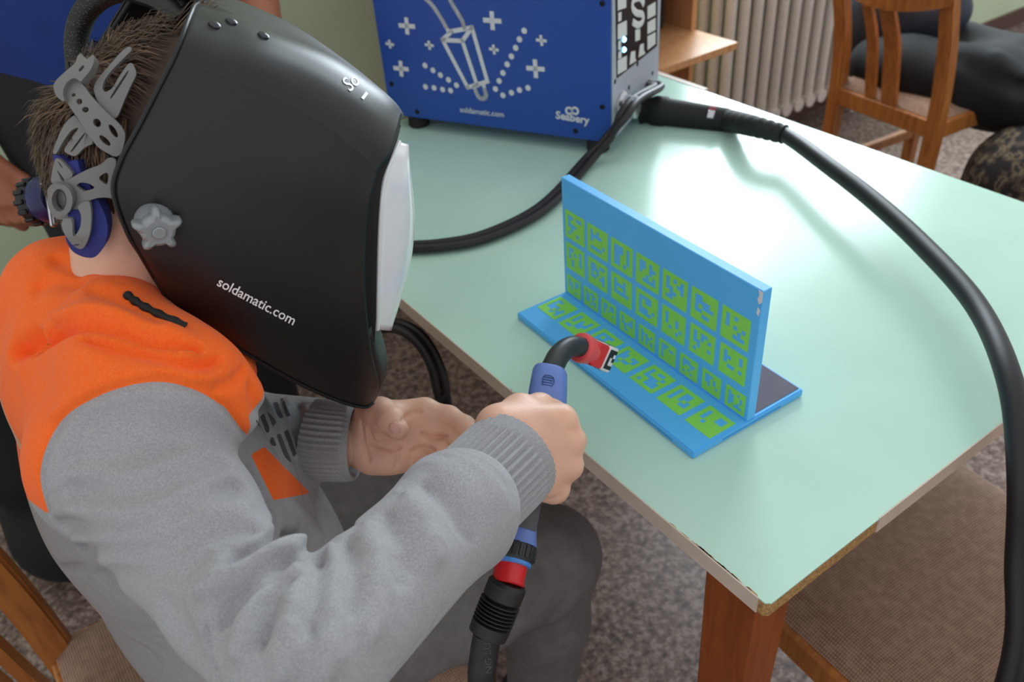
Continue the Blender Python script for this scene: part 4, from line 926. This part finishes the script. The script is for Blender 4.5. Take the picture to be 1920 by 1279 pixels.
# ------------------------------------------------------------------ the seated person
PB = T(.45, -.30, 0)
NECK0, NECK1 = D(282, 425, .672), D(250, 592, .690)
RS, LS = T(.295, -.385, .945), T(.61, -.30, .905)
EL = D(568, 1242, .50); WR = D(962, 857, .711); WL = D(662, 828, .885); ELL = T(.655, -.36, .70)
K = [D(1050, 790, .728), D(1066, 828, .730), D(1062, 874, .733), D(1038, 918, .737)]           # knuckles of the right hand
Wp = [D(938, 806, .712), D(955, 835, .710), D(970, 862, .710), D(985, 888, .714)]
hand = Field(np.min(K + Wp, 0) - .075, np.max(K + Wp, 0) + .065, .0016, .02)
hand.cone(D(900, 915, .675), .026, D(962, 852, .712), .0275, .01)
for i in range(4): hand.cone(Wp[i], .0195, K[i], (.0140, .0142, .0135, .0120)[i], .012)
vz_ = lambda p, dx, dy, dd: p + CR*dx - CU*dy + CF*dd
for i in range(4):
    k = K[i]; r = (.0105, .0108, .0102, .0092)[i]; dy = (.004, .003, .002, .000)[i]
    p1 = vz_(k, .006, .002, .026); p2 = vz_(k, -.012, .004+dy, .046); p3 = vz_(k, -.030, .004+dy, .044)
    hand.chain([(k, r*1.16), (p1, r*1.02), (p2, r*.95), (p3, r*.85)], .004)
    hand.ell(k + CR*.003 - CF*.002, (.0095, .0085, .0085), np.array([CR, CU, CF]), .006)
hand.chain([(Wp[0] + CF*.004, .019), (D(975, 775, .735), .0155), (D(1012, 765, .762), .012), (D(1040, 770, .785), .0105)], .008)   # thumb round the far side
hand.cone(Wp[0], .016, K[0] + CF*.012, .012, .012); hand.cone(Wp[3] + CF*.01, .018, K[3] + CF*.014, .011, .01)
hand.groove([hand.hit(*q) for q in ((1072, 808), (1080, 812)) if hand.hit(*q) is not None] or [K[0], K[0]], .004, .0015)
cr_ = hand.curve([(1012, 930), (1030, 938), (1050, 930)]); 
if len(cr_) > 1: hand.groove(cr_, .0025, .0018)
hand.flush(); HR = hand.mesh(); HR = (relax(HR[0], HR[1], 2), HR[1])
# left hand, palm up
lh = Field(D(640, 900, .86) - .09, D(880, 740, .86) + .09, .0016, .02)
LWp = [D(690, 790, .882), D(690, 815, .884), D(692, 838, .884), D(698, 858, .882)]
LK = [D(796, 772, .882), D(806, 800, .884), D(796, 833, .884), D(772, 858, .882)]
lh.cone(D(600, 828, .892), .024, D(688, 826, .884), .026, .01)
for i in range(4): lh.cone(LWp[i], .0175, LK[i], (.0148, .0142, .0138, .0130)[i], .011)
lh.ell(D(718, 790, .868), (.024, .021, .018), np.array([CR, CU, CF]), .012); lh.ell(D(728, 858, .872), (.026, .017, .016), np.array([CR, CU, CF]), .010)
lh.chain([(D(700, 778, .872), .019), (D(713, 776, .852), .0158), (D(732, 790, .838), .0135), (D(746, 806, .830), .0105)], .006)
fing = [[(842, 782, .876), (872, 800, .862), (893, 822, .850)], [(848, 812, .874), (868, 838, .858), (862, 858, .842)], [(826, 850, .868), (836, 876, .850), (822, 888, .838)], [(796, 874, .866), (800, 892, .850), (786, 894, .838)]]
for i in range(4):
    r = (.0112, .0112, .0106, .0095)[i]; lh.chain([(LK[i], r*1.12)] + [(D(*q), r*(1 - .05*j)) for j, q in enumerate(fing[i])], .0045)
LHF = []
for c, w, d in (([(690, 800), (700, 830), (735, 842), (752, 838)], .0028, .0026), ([(752, 790), (772, 775), (790, 772)], .0028, .0018), ([(790, 812), (808, 822), (838, 818)], .0026, .0022), ([(720, 826), (745, 850), (742, 878)], .0026, .0016), ([(770, 845), (795, 838), (815, 845)], .0024, .0018),
                ([(704, 800), (715, 812), (726, 816)], .0018, .0012), ([(690, 812), (702, 824)], .0018, .0010), ([(676, 790), (682, 830), (692, 866)], .0026, .0018)):
    q = lh.curve(c)
    if len(q) > 1: LHF.append((q, w, d*1.5))
HLm = lh.mesh(); HLm = (relax(fold(relax(HLm[0], HLm[1], 2), HLm[1], LHF), HLm[1], 1, .3), HLm[1])
# head, neck, trunk, limbs under the clothes
P_all = [HDC, RS, LS, EL, WR, WL, ELL, T(.45, -.36, .5)]
core = Field(np.min(P_all, 0) - .16, np.max(P_all, 0) + .17, .0045, .04)
core.ell(HDC, HdR, HdA, .02)
core.ell(HDC - HdU*.045 + HdF*.028, (.070, .058, .082), HdA, .03)          # face and jaw
core.cone(HDC + HdF*.098 - HdU*.018, .006, HDC + HdF*.108 - HdU*.050, .012, .012)   # nose
for s in (-1, 1): core.ell(HDC + HdF*.088 - HdU*.012 + S_*.031*s, (.012, .016, .010), HdA, .01, True)  # eye sockets
core.cone(HDC + HdF*.086 - HdU*.083 - S_*.02, .007, HDC + HdF*.086 - HdU*.083 + S_*.02, .007, .008)   # lips
for s in (-1, 1):
    ear = (HP(250, 444, .072) if s > 0 else mir(HP(250, 444, .072))); ea = np.array([HdF*.9 + S_*.35*s, S_*s, HdU]); ex = np.array([unit(HdF - HdU*.35), S_, unit(HdU + HdF*.35)]); core.ell(ear + S_*.004*s, (.019, .008, .034), ex, .006); core.ell(ear + S_*.013*s + HdF*.004 + HdU*.003, (.010, .006, .020), ex, .004, True)
core.cone(NECK0, .049, NECK1, .055, .02); core.chain([(T(.45, -.36, .52), .13), (T(.45, -.375, .75), .125), (T(.45, -.37, .90), .115)], .03, flat=B3, fq=.72)
core.cone(T(.44, -.345, .95), .06, RS, .052, .03); core.cone(T(.44, -.345, .95), .06, LS, .052, .03)
core.chain([(RS, .042), (EL, .028), (WR, .024)], .02); core.chain([(LS, .05), (ELL, .042), (WL, .026)], .02)
for hip, kn, an in ((T(.375, -.30, .50), T(.36, .035, .445), T(.395, .025, .10)), (T(.52, -.30, .50), T(.58, -.01, .43), T(.615, -.09, .10))): core.chain([(hip, .07), (kn, .05), (an, .035)], .02)
CO = core.mesh(); CO = (relax(CO[0], CO[1], 1), CO[1])
boy = organic('person', [CO, HR, HLm], [m_skin], None, origin=PB)
setp(boy, 'person in grey and orange hoodie seated at the table holding the torch', 'person')
# thumb nail of the open hand
nl = MB(); npos = lh.hit(741, 803)
if npos is not None: nl.ball(npos + CF*.0006, (.0052, .0066, .0014), unit(CR*.7 + CU*.7), unit(CU*.7 - CR*.7), CF, 14, 8); build('thumb_nail', nl, m_nail, boy, smooth=True, angle=None)

# hoodie
hp = [T(.45, -.36, .46), EL, WR, WL, ELL, D(0, 640, .74), T(.45, -.36, 1.08)]
hd_ = Field(np.min(hp, 0) - .13, np.max(hp, 0) + .12, .0029, .05)
hd_.chain([(T(.455, -.33, .50), .168), (T(.455, -.335, .62), .170), (T(.455, -.355, .78), .158), (T(.44, -.36, .90), .125)], .03, flat=B3, fq=.72)
NB = T(.44, -.345, .95); hd_.cone(NB, .070, RS - Z3*.004, .066, .05); hd_.cone(NB, .070, LS, .064, .05)
hd_.chain([(RS, .065), (RS*.62 + EL*.38 - CR*.003, .052), (RS*.28 + EL*.72 - CR*.004 - CU*.002, .043), (EL, .045)], .012); UF = EL*.45 + WR*.55
hd_.chain([(EL, .045), (UF, .0425), (EL*.36 + WR*.64, .0460), (EL*.325 + WR*.675, .0450), (EL*.312 + WR*.688, .039)], .006)
hd_.chain([(LS, .064), (ELL, .056), (ELL*.5 + WL*.5, .050), (ELL*.15 + WL*.85, .044)], .02)
# hood: a thick roll round the neck with a tail behind
hd_.chain([(D(16, 628, .700), .014), (D(52, 610, .700), .021), (D(98, 566, .698), .030), (D(132, 532, .690), .033), (D(165, 512, .700), .026)], .015)
hd_.chain([(D(105, 545, .70), .036), (D(158, 566, .668), .034), (D(228, 606, .634), .031), (D(315, 668, .620), .028), (D(385, 716, .618), .024), (D(438, 752, .632), .018)], .02)
hd_.chain([(D(165, 512, .735), .022), (D(240, 480, .79), .024), (D(330, 520, .79), .026), (D(400, 610, .76), .026), (D(425, 700, .70), .024)], .025)
hd_.chain([(D(120, 655, .665), .030), (D(230, 690, .608), .030), (D(340, 722, .605), .028), (D(415, 762, .625), .020)], .03)
hd_.chain([(D(150, 660, .69), .030), (D(135, 740, .69), .034)], .03)
HM = hd_.mesh(); HMv = relax(HM[0], HM[1], 3); FOLDS = []
for c, w, d in (  # folds seen in the cloth: + pressed in, - standing out
    ([(58, 662), (95, 628), (150, 607), (215, 612), (290, 640), (370, 655)], .0060, .011), ([(150, 632), (225, 652), (300, 670), (365, 684), (412, 672)], .005, .007), ([(110, 600), (190, 588), (280, 620), (360, 668)], .013, -.006),
    ([(20, 662), (45, 648), (70, 625)], .007, .012), ([(60, 540), (100, 520), (150, 530)], .010, .005), ([(100, 480), (130, 500), (170, 500)], .008, .005), ([(170, 540), (240, 575), (300, 610)], .008, .004),
    ([(460, 690), (440, 715), (400, 728), (330, 722)], .004, .004), ([(92, 966), (76, 900), (86, 842), (122, 782), (182, 744), (250, 721), (312, 717), (372, 734), (422, 764), (462, 818)], .0035, .0035),
    ([(100, 780), (180, 735), (260, 705), (330, 698), (400, 720)], .010, -.003),
    # upper arm
    ([(110, 985), (200, 1002), (290, 985), (370, 935), (450, 905)], .011, .0055), ([(150, 1030), (260, 1030), (360, 1000), (480, 985)], .012, .0055), ([(130, 915), (250, 925), (340, 890), (420, 860)], .013, .0045), ([(130, 860), (240, 850), (330, 820)], .014, .003),
    ([(190, 1080), (280, 1075), (380, 1040)], .013, .004), ([(130, 955), (230, 962), (330, 935), (420, 895)], .012, -.004), ([(140, 1010), (250, 1012), (360, 970), (470, 945)], .012, -.003),
    # elbow crook
    ([(562, 1000), (515, 1008), (470, 1030), (430, 1062)], .0060, .011), ([(560, 1016), (510, 1032), (450, 1070), (380, 1112)], .010, -.008), ([(548, 1050), (500, 1078), (450, 1120), (410, 1170)], .008, .007), ([(555, 1068), (505, 1108), (470, 1165), (450, 1230)], .010, -.007),
    ([(552, 1088), (520, 1108), (498, 1150), (488, 1210)], .0065, .009), ([(580, 1060), (560, 1120), (540, 1200), (530, 1270)], .010, -.006), ([(600, 1045), (590, 1110), (580, 1190)], .008, .006), ([(625, 1030), (625, 1100), (615, 1190), (610, 1270)], .011, -.005), ([(652, 1012), (660, 1080), (655, 1150)], .009, .005),
    ([(690, 985), (705, 1050), (700, 1130), (690, 1200)], .012, -.004), ([(725, 962), (748, 1020), (750, 1090)], .010, .004), ([(765, 930), (800, 985), (815, 1050)], .012, -.004), ([(795, 905), (845, 950), (890, 1010)], .009, .004),
    ([(380, 1175), (384, 1235), (410, 1279)], .0045, .005), ([(300, 1120), (340, 1190), (380, 1260)], .013, .004),
    # body
    ([(470, 880), (500, 935), (522, 985)], .008, .006), ([(85, 1062), (130, 1066), (160, 1064)], .004, .004), ([(470, 720), (500, 800), (540, 870)], .006, .004), ([(600, 925), (640, 970), (650, 990)], .010, .005), ([(540, 940), (580, 985), (600, 1010)], .010, -.004),
    # left sleeve
    ([(575, 720), (600, 760), (590, 800)], .008, .006), ([(605, 780), (612, 840), (650, 885)], .006, .006), ([(580, 790), (588, 850), (625, 895)], .008, -.005), ([(560, 760), (562, 820), (590, 880)], .008, .006), ([(540, 740), (540, 800), (560, 860)], .009, -.005)):
    q = hd_.curve(c, 5)
    if len(q) > 1: FOLDS.append((q, w, d))
HMv = fold(HMv, HM[1], [(q, w, d*1.35) for q, w, d in FOLDS]); HMv = relax(HMv, HM[1], 1)
# open the hoodie at the neck and at the cuffs
cen = HMv[HM[1]].mean(1)
nk_ax = unit(NECK0 - NECK1); tN = (cen - NECK1) @ nk_ax; rad_ = np.linalg.norm(cen - NECK1 - tN[:, None]*nk_ax, axis=1)
keep = np.ones(len(cen), bool)
for i in np.nonzero((tN > -.03) & (rad_ < .09))[0]: keep[i] = core.sample(cen[i]) > -.003
HMf = HM[1][keep]
OR1 = [(-300, 300), (-300, 880), (12, 880), (50, 935), (92, 966), (76, 900), (86, 842), (122, 782), (182, 744), (250, 721), (312, 717), (372, 734), (422, 764), (462, 818), (470, 800), (466, 778), (492, 748), (505, 690), (470, 560), (300, 300)]
_arm = crom(np.array(OR1[4:13], float), 6); OR1 = OR1[:4] + [tuple(q) for q in _arm] + OR1[13:]
OR2 = [(470, 852), (496, 838), (582, 925), (513, 938)]
PRN = [[(478, 790), (500, 770), (520, 790), (500, 815)], [(500, 825), (540, 805), (556, 850), (545, 868)], [(505, 760), (530, 745), (545, 780), (525, 785)]]
def orange(W): p = proj(W); dd = (W - CAM) @ CF; s = poly_sd(p, OR1); s2 = poly_sd(p, OR2); return np.maximum(np.where(dd < 1.0, s, -50), np.where(dd < 1.0, s2, -50))
def prn(W):
    p = proj(W); s = np.full(len(W), -50.0)
    for q in PRN: s = np.maximum(s, poly_sd(p, q))
    stripe = np.sin((p[:, 0]*.9 - p[:, 1]*.35)/2.4)*4; return np.minimum(s, stripe + 1.0)
hoodie = organic('hoodie', [(HMv, HMf)], [m_hoodie], boy, {'orange': orange, 'print': prn}, label='grey melange hoodie with bright orange hood, yoke and chest patch')
hbv = BVHTree.FromPolygons([tuple(p) for p in HMv], [list(map(int, f)) for f in HMf])
def cuff(name, path, rad, axis_hint, ribs=42):
    P = crom(path, 5); n = len(P); rad = np.interp(np.linspace(0, 1, n), np.linspace(0, 1, len(rad)), rad); mb = MB(); V = []
    tan = np.gradient(P, axis=0); tan /= np.linalg.norm(tan, axis=1)[:, None]; u, v, _ = frame_from(tan[0])
    for i in range(n):
        u = unit(u - tan[i]*(u @ tan[i])); v = np.cross(tan[i], u)
        V.append([P[i] + (u*math.cos(q) + v*math.sin(q))*(rad[i] + (.0015 if k % 2 else -.0015)*min(1, .35 + 4*(1 - i/(n-1)))) for k, q in enumerate(np.linspace(0, 2*math.pi, ribs*2+1))])
    V.append([P[-1] + (np.array(p) - P[-1])*.9 - tan[-1]*.001 for p in V[-1]]); V.append([P[-1] + (np.array(p) - P[-1])*.86 - tan[-1]*.012 for p in V[-2]])
    mb.grid(np.array(V)); return build(name, mb, m_rib, hoodie, smooth=True, angle=80)
cuff('cuff', [D(828, 986, .632), D(870, 946, .657), D(925, 893, .690), D(962, 857, .711)], [.034, .0392, .0402, .0408], None)
cuff('cuff', [D(585, 822, .890), D(612, 826, .888), D(640, 828, .886), D(668, 829, .885)], [.040, .0405, .0395, .0385], None)
m = MB(); cc = crom([D(238, 552, .60), D(262, 570, .60), D(300, 590, .60), D(350, 612, .60)], 8); cc = [np.array(hbv.ray_cast(Vector(CAM), Vector(unit(p - CAM)), 3)[0] or p) for p in cc]
cc = [c - CF*.001 for c in cc]; m.tube(cc, [.0030 + .0005*math.sin(i*1.3) for i in range(len(cc))], 10); build('drawstring', m, m_cord, hoodie, smooth=True)

# trousers
RK, RA = T(.36, .035, .445), T(.395, .025, .07); LK_, LA = T(.58, -.01, .43), T(.615, -.09, .07)
tp = [T(.30, -.45, .40), RK, RA, LK_, LA, T(.62, -.45, .58)]
tr = Field(np.min(tp, 0) - .13, np.max(tp, 0) + .12, .0055, .05)
tr.cone(T(.375, -.33, .505), .10, T(.52, -.33, .505), .10, .03)
for h, k_, an in ((T(.375, -.30, .505), RK, RA), (T(.52, -.30, .505), LK_, LA)):
    tr.chain([(h, .088), (h*.4 + k_*.6, .076), (k_, .064)], .03); tr.chain([(k_, .064), (k_*.6 + an*.4, .060), (an, .054)], .025)
for c, w, d in (([(985, 1060), (1020, 1065), (1045, 1090), (1048, 1130), (1045, 1279)], .006, .004), ([(960, 1140), (1010, 1120), (1060, 1080)], .010, .006), ([(980, 1170), (1040, 1160), (1080, 1120)], .012, -.006), ([(970, 1220), (1030, 1210), (1085, 1180)], .012, .004), ([(1000, 1010), (1050, 1000), (1085, 1040)], .014, -.005)):
    q = tr.curve(c, 5)
    if len(q) > 1: tr.groove(q, w, d)
tr.flush(); TM = tr.mesh(); organic('trousers', [(relax(TM[0], TM[1], 2), TM[1])], [m_jean], boy, label='dark grey trousers')
for an, td in ((RA, unit(-A3*.9 + B3*.2)), (LA, B3)):
    sh_ = Field(an - .2, an + .2, .005, .03); f_ = an*np.array([1, 1, 0]); sh_.chain([(f_ + Z3*.045 - td*.04, .040), (f_ + Z3*.042 + td*.05, .038), (f_ + Z3*.034 + td*.14, .032)], .02, flat=Z3, fq=.85); sh_.cone(f_ + Z3*.06, .045, f_ + Z3*.10, .045, .02)
    sm = sh_.mesh(); V = relax(sm[0], sm[1], 2); V[:, 2] = np.maximum(V[:, 2], .002); organic('shoe', [(V, sm[1])], [m_shoe, m_sole], boy, face_mat=lambda c: (c[:, 2] < .022).astype(int))

# hair: a cap on the skull with many tapered locks
rng = np.random.default_rng(5)
capV = []; capF = []; nu, nv = 40, 24
def scalp(d, off): R = HdR + off; return HDC + HdA.T @ (d*R)
def hairy(d):   # d in head axes (forward, side, up): behind the face, above the nape
    return (d[0] < .62 + .3*(d[2] > .5)) & (d[2] > -.55 - .35*(d[0] < -.2)) & ~((d[0] > .12) & (d[2] < .25))
m = MB(); G = {}
for i in range(nv+1):
    for k in range(nu):
        th, ph = math.pi*i/nv, 2*math.pi*k/nu; d = np.array([math.sin(th)*math.cos(ph), math.sin(th)*math.sin(ph), math.cos(th)]); G[i, k] = d
V = [scalp(G[i, k], .0015 if hairy(G[i, k]) else -.004) for i in range(nv+1) for k in range(nu)]
F = [[i*nu+k, (i+1)*nu+k, (i+1)*nu+(k+1) % nu, i*nu+(k+1) % nu] for i in range(nv) for k in range(nu) if all(hairy(G[a, b]) for a, b in ((i, k), (i+1, k), (i+1, (k+1) % nu), (i, (k+1) % nu)))]
m.add(V, F)
hair = build('hair', m, m_hair, boy, smooth=True, angle=None, label='short tousled brown hair')
mh2 = mat('light brown hair', '6a4e36', .55); mh3 = mat('dark brown hair', '3a281a', .6); m = MB(); cnt = 0
crown = unit(np.array([-.35, .1, .9]))
while cnt < 26000:
    d = unit(rng.normal(size=3)); 
    if not hairy(d): continue
    root = scalp(d, .0015)
    if (root - HC) @ HF > -.035 + .12*max(0, -d[2]) and d[1] > -.9 and False: continue
    cnt += 1; nrm_ = unit(HdA.T @ (d/HdR)); dn = d - crown; flow = unit(HdA.T @ (dn - d*(dn @ d)) + 1e-6 + rng.normal(size=3)*.14 + (HdF*.6 if d[2] > .55 else 0))
    top_ = max(0, d[2]); fr_t = max(0, min(1, (d[0] + .15)/.4))*top_; ln = (.012 + .020*top_ + .022*fr_t)*rng.uniform(.7, 1.3); lift = .24 + (.22*top_ + .7*fr_t)*rng.uniform(.3, 1.3); w = rng.uniform(.0004, .0009)
    sdv = unit(np.cross(flow, nrm_)); p0 = root; p1 = root + flow*ln*.5 + nrm_*ln*lift*.6; p2 = root + flow*ln + nrm_*ln*lift*.3
    hit_ = sb.ray_cast(Vector(CAM), Vector(unit(root - CAM)), float(np.linalg.norm(root - CAM)))[0]
    if hit_ is not None or sb.ray_cast(Vector(CAM), Vector(unit(p2 - CAM)), float(np.linalg.norm(p2 - CAM)) + .006)[0] is not None: continue
    m.cur = int(rng.integers(0, 3)); m.add([p0 - sdv*w, p0 + sdv*w, p1 - sdv*w*.8, p1 + sdv*w*.8, p2], [[0, 1, 3, 2], [2, 3, 4]])
build('hair_locks', m, [m_hair, mh2, mh3], hair, kind='stuff')

# ------------------------------------------------------------------ the standing person behind
m_polo = mat('blue polo shirt', '14347a', .85, var=.06, vs_=20, bump=.2, bs=600); m_pant = mat('black trousers', '1b1b1f', .9); m_hair2 = mat('dark short hair', '2a211b', .8, var=.3, vs_=200)
MBs = T(1.30, -.14, 0)
mr = [T(1.30, -.335, 1.40), T(1.33, -.400, 1.10), T(1.275, -.372, .86)]; ml = [T(1.30, .055, 1.40), T(1.27, .135, 1.10), T(1.165, .092, .93)]
lo, hi = np.min(mr + ml + [MBs], 0) - .16, np.max(mr + ml, 0) + .16; hi[2] = 1.86; lo[2] = -.01
mf = Field(lo, hi, .0075, .05); hc = T(1.27, -.14, 1.66)
mf.ell(hc, (.095, .076, .112), np.array([-A3, B3, Z3]), .02); mf.ell(hc - Z3*.05 - A3*.03, (.07, .058, .08), np.array([-A3, B3, Z3]), .03); mf.cone(hc - A3*.10 - Z3*.02, .008, hc - A3*.112 - Z3*.05, .013, .012)
for s in (-1, 1): mf.ell(hc + B3*.075*s - Z3*.02, (.015, .008, .03), np.array([-A3, B3, Z3]), .006); mf.ell(hc - A3*.09 + B3*.032*s - Z3*.01, (.012, .015, .01), np.array([-A3, B3, Z3]), .01, True)
mf.cone(hc - Z3*.08 + A3*.015, .055, T(1.30, -.14, 1.45), .062, .03); mf.chain([(T(1.30, -.14, .95), .15), (T(1.30, -.14, 1.25), .15), (T(1.30, -.14, 1.38), .13)], .04, flat=A3, fq=.68)
for ch_, kx in ((mr, 1), (ml, 1)): mf.cone(T(1.30, -.14, 1.42), .06, ch_[0], .055, .04); mf.chain([(ch_[0], .052), (ch_[1], .042), (ch_[2], .030)], .02)
for b_ in (-.23, -.05): mf.chain([(T(1.30, b_, .92), .09), (T(1.29, b_, .50), .058), (T(1.31, b_, .08), .042)], .03)
MM = mf.mesh(); MMv = relax(MM[0], MM[1], 1)
def man_hand(w, d, out, palm):
    f = Field(w + d*.08 - .13, w + d*.08 + .13, .003, .02); n = np.cross(d, out); f.cone(w - d*.02, .029, w + d*.03, .026, .01)
    for i, x in enumerate((-.026, -.009, .009, .026)):
        k = w + d*.085 + out*x; f.cone(w + d*.02 + out*x*.7, .016, k, .0125, .01); f.chain([(k, .0115), (k + d*.035 + palm*.008, .0105), (k + d*(.06 - .008*abs(i-1)) + palm*.028, .0095)], .004)
    f.chain([(w + d*.025 + out*.025, .016), (w + d*.06 + out*.045 + palm*.012, .0125), (w + d*.09 + out*.048 + palm*.022, .0105)], .006); a, b = f.mesh(); return relax(a, b, 1), b
MHr = man_hand(mr[2], unit(-Z3 - A3*.15 + B3*.05), unit(-A3*.6 + B3*.75), unit(A3*.5 + B3*.5)); MHl = man_hand(ml[2], unit(-Z3*.75 - A3*.5), unit(-A3*.5 - B3*.8), unit(A3*.4 - B3*.4))
man = organic('person', [(MMv, MM[1]), MHr, MHl], [m_skin2], None, origin=MBs); setp(man, 'standing person in a blue shirt with arms hanging behind the seated one', 'person')
sf = Field(lo, hi, .0075, .05)
sf.chain([(T(1.30, -.14, .82), .170), (T(1.30, -.14, 1.05), .168), (T(1.30, -.14, 1.28), .165), (T(1.30, -.14, 1.38), .14)], .04, flat=A3, fq=.74)
for ch_ in (mr, ml): sf.cone(T(1.30, -.14, 1.43), .065, ch_[0], .066, .04); sf.cone(ch_[0], .066, ch_[0]*.3 + ch_[1]*.7, .060, .02)
SM = sf.mesh(); V = relax(SM[0], SM[1], 2); k_ = V[SM[1]].mean(1)[:, 2] > .80; organic('polo_shirt', [(V, SM[1][k_])], [m_polo], man, label='plain blue short sleeved shirt')
pf = Field(lo, hi, .0075, .05); pf.cone(T(1.30, -.20, .90), .125, T(1.30, -.08, .90), .125, .03, flat=A3, fq=.85)
for b_ in (-.23, -.05): pf.chain([(T(1.30, b_, .90), .105), (T(1.29, b_, .50), .082), (T(1.31, b_, .05), .072)], .03)
SM = pf.mesh(); organic('trousers', [(relax(SM[0], SM[1], 2), SM[1])], [m_pant], man, label='black trousers')
hf_ = Field(hc - .16, hc + .16, .005, .03); hf_.ell(hc + Z3*.012 + A3*.012, (.100, .082, .112), np.array([-A3, B3, Z3]), .01); hf_.ell(hc - A3*.13 - Z3*.06, (.11, .12, .12), np.array([-A3, B3, Z3]), .01, True); SM = hf_.mesh(); organic('hair', [(relax(SM[0], SM[1], 1), SM[1])], [m_hair2], man)
for b_ in (-.23, -.05):
    f = Field(T(1.2, b_, 0) - .2, T(1.2, b_, 0) + .2, .006, .03); f.chain([(T(1.33, b_, .045), .045), (T(1.22, b_, .042), .042), (T(1.13, b_, .036), .034)], .02); f.cone(T(1.31, b_, .06), .05, T(1.31, b_, .1), .05, .02); SM = f.mesh(); V = relax(SM[0], SM[1], 1); V[:, 2] = np.maximum(V[:, 2], .002); organic('shoe', [(V, SM[1])], [m_shoe], man)

# ------------------------------------------------------------------ coats and bags on and beside the far chair
m_coat = mat('black padded coat', '0a0a0c', .85, bump=.4, bs=120); m_nav = mat('navy bag nylon', '2a3342', .55, bump=.3, bs=90); m_lime = mat('lime tag', 'c6d41c', .5); m_pale = mat('pale plastic wrap', 'b4aeb2', .4)
m_camo = mat('camouflage cloth', '4a4036', .9); N, L = nodes(m_camo); tc = N.new('ShaderNodeTexCoord'); nz = N.new('ShaderNodeTexNoise'); nz.inputs['Scale'].default_value = 38; nz.inputs['Detail'].default_value = 3; L.new(tc.outputs['Object'], nz.inputs['Vector'])
cr = N.new('ShaderNodeValToRGB'); cr.color_ramp.interpolation = 'CONSTANT'; e = cr.color_ramp.elements; e[0].position = 0; e[0].color = lin('1f1b19'); e[1].position = .46; e[1].color = lin('4a3d31')
x = e.new(.54); x.color = lin('6d5f49'); x = e.new(.62); x.color = lin('2f2a25'); L.new(nz.outputs['Fac'], cr.inputs[0]); L.new(cr.outputs[0], N['Principled BSDF'].inputs['Base Color'])
def blob(name, cones, mat_, label, cat, grooves=(), res=.008, k=.05, parts=()):
    P = np.array([c[0] for c in cones] + [c[2] for c in cones]); f = Field(P.min(0) - .2, P.max(0) + .2, res, .05)
    for p, r1, q, r2 in cones: f.cone(p, r1, q, r2, k)
    for c, w, d in grooves:
        q = f.curve(c, 4)
        if len(q) > 1: f.groove(q, w, d)
    f.flush(); a, b = f.mesh(); o = organic(name, [(relax(a, b, 2), b)], [mat_], None, origin=np.array([a[:, 0].mean(), a[:, 1].mean(), a[:, 2].min()])); setp(o, label, cat); return o, f
QB = lambda x, y, b: PP(x, y, T(0, b, 0), B3)
coat, cf = blob('coat', [(QB(1640, 118, 1.78), .070, QB(1700, 130, 1.78), .080), (QB(1700, 130, 1.78), .080, QB(1790, 150, 1.80), .095), (QB(1650, 120, 1.88), .08, QB(1780, 140, 1.9), .09), (QB(1790, 150, 1.9), .10, QB(1870, 165, 1.9), .10), (QB(1870, 165, 1.9), .10, QB(1930, 185, 1.88), .09), (QB(1640, 100, 1.92), .08, QB(1780, 110, 1.95), .09), (QB(1800, 105, 1.98), .08, QB(1900, 130, 2.0), .09)], m_coat, 'black coat heaped on the slatted chair, spilling over its side', 'coat',
     (([(1800, 110), (1850, 140), (1915, 170)], .02, .012), ([(1830, 80), (1880, 110), (1918, 140)], .015, -.012)))
bag, bf = blob('backpack', [(QB(1632, 55, 1.86), .070, QB(1640, 5, 1.86), .07), (QB(1690, 40, 1.88), .075, QB(1700, 0, 1.88), .08), (QB(1740, 45, 1.90), .07, QB(1770, 20, 1.90), .07), (QB(1632, 30, 1.87), .07, QB(1750, 25, 1.9), .07)], m_nav, 'dark navy backpack with pale piping on top of the black coat', 'backpack', k=.03)
m = MB()
for c in ([(1608, 30), (1622, 36), (1640, 30)], [(1606, 88), (1622, 90), (1642, 96)]):
    q = bf.curve(c, 3)
    if len(q) > 2: m.tube([p - CF*.002 for p in q], .004, 8)
if m.v: build('piping', m, m_pale, bag, smooth=True)
tg = bf.hit(1664, 55)
if tg is None: tg = cf.hit(1664, 60)
if tg is not None: m = MB(); m.box(tg - CF*.004, (.012, .07, .004), CR, CU, CF); build('tag', m, m_lime, bag, bevel=.001, label='lime yellow tag')
tg = cf.hit(1760, 45) if bf.hit(1760, 45) is None else bf.hit(1760, 45)
if tg is not None:
    m = MB(); m.ball(tg, (.03, .035, .02), CR, CU, CF); build('pale_label', m, m_pale, bag, smooth=True)
cam_, _ = blob('duffel_bag', [(T(.66, 1.80, .16), .15, T(.50, 1.84, .16), .15), (T(.66, 1.80, .30), .13, T(.50, 1.82, .32), .13)], m_camo, 'brown camouflage bag standing on the floor beside the heaped chair', 'bag', k=.06)

sbq = PZ(-8, 725, .44); sb0 = sbq*np.array([1, 1, 0])
blob('shoulder_bag', [(sb0 + Z3*.115 - A3*.05, .11, sb0 + Z3*.115 + A3*.05, .11), (sb0 + Z3*.30, .12, sb0 + Z3*.46, .085)], m_coat, 'black bag standing on the floor behind the seated person', 'bag', k=.05)
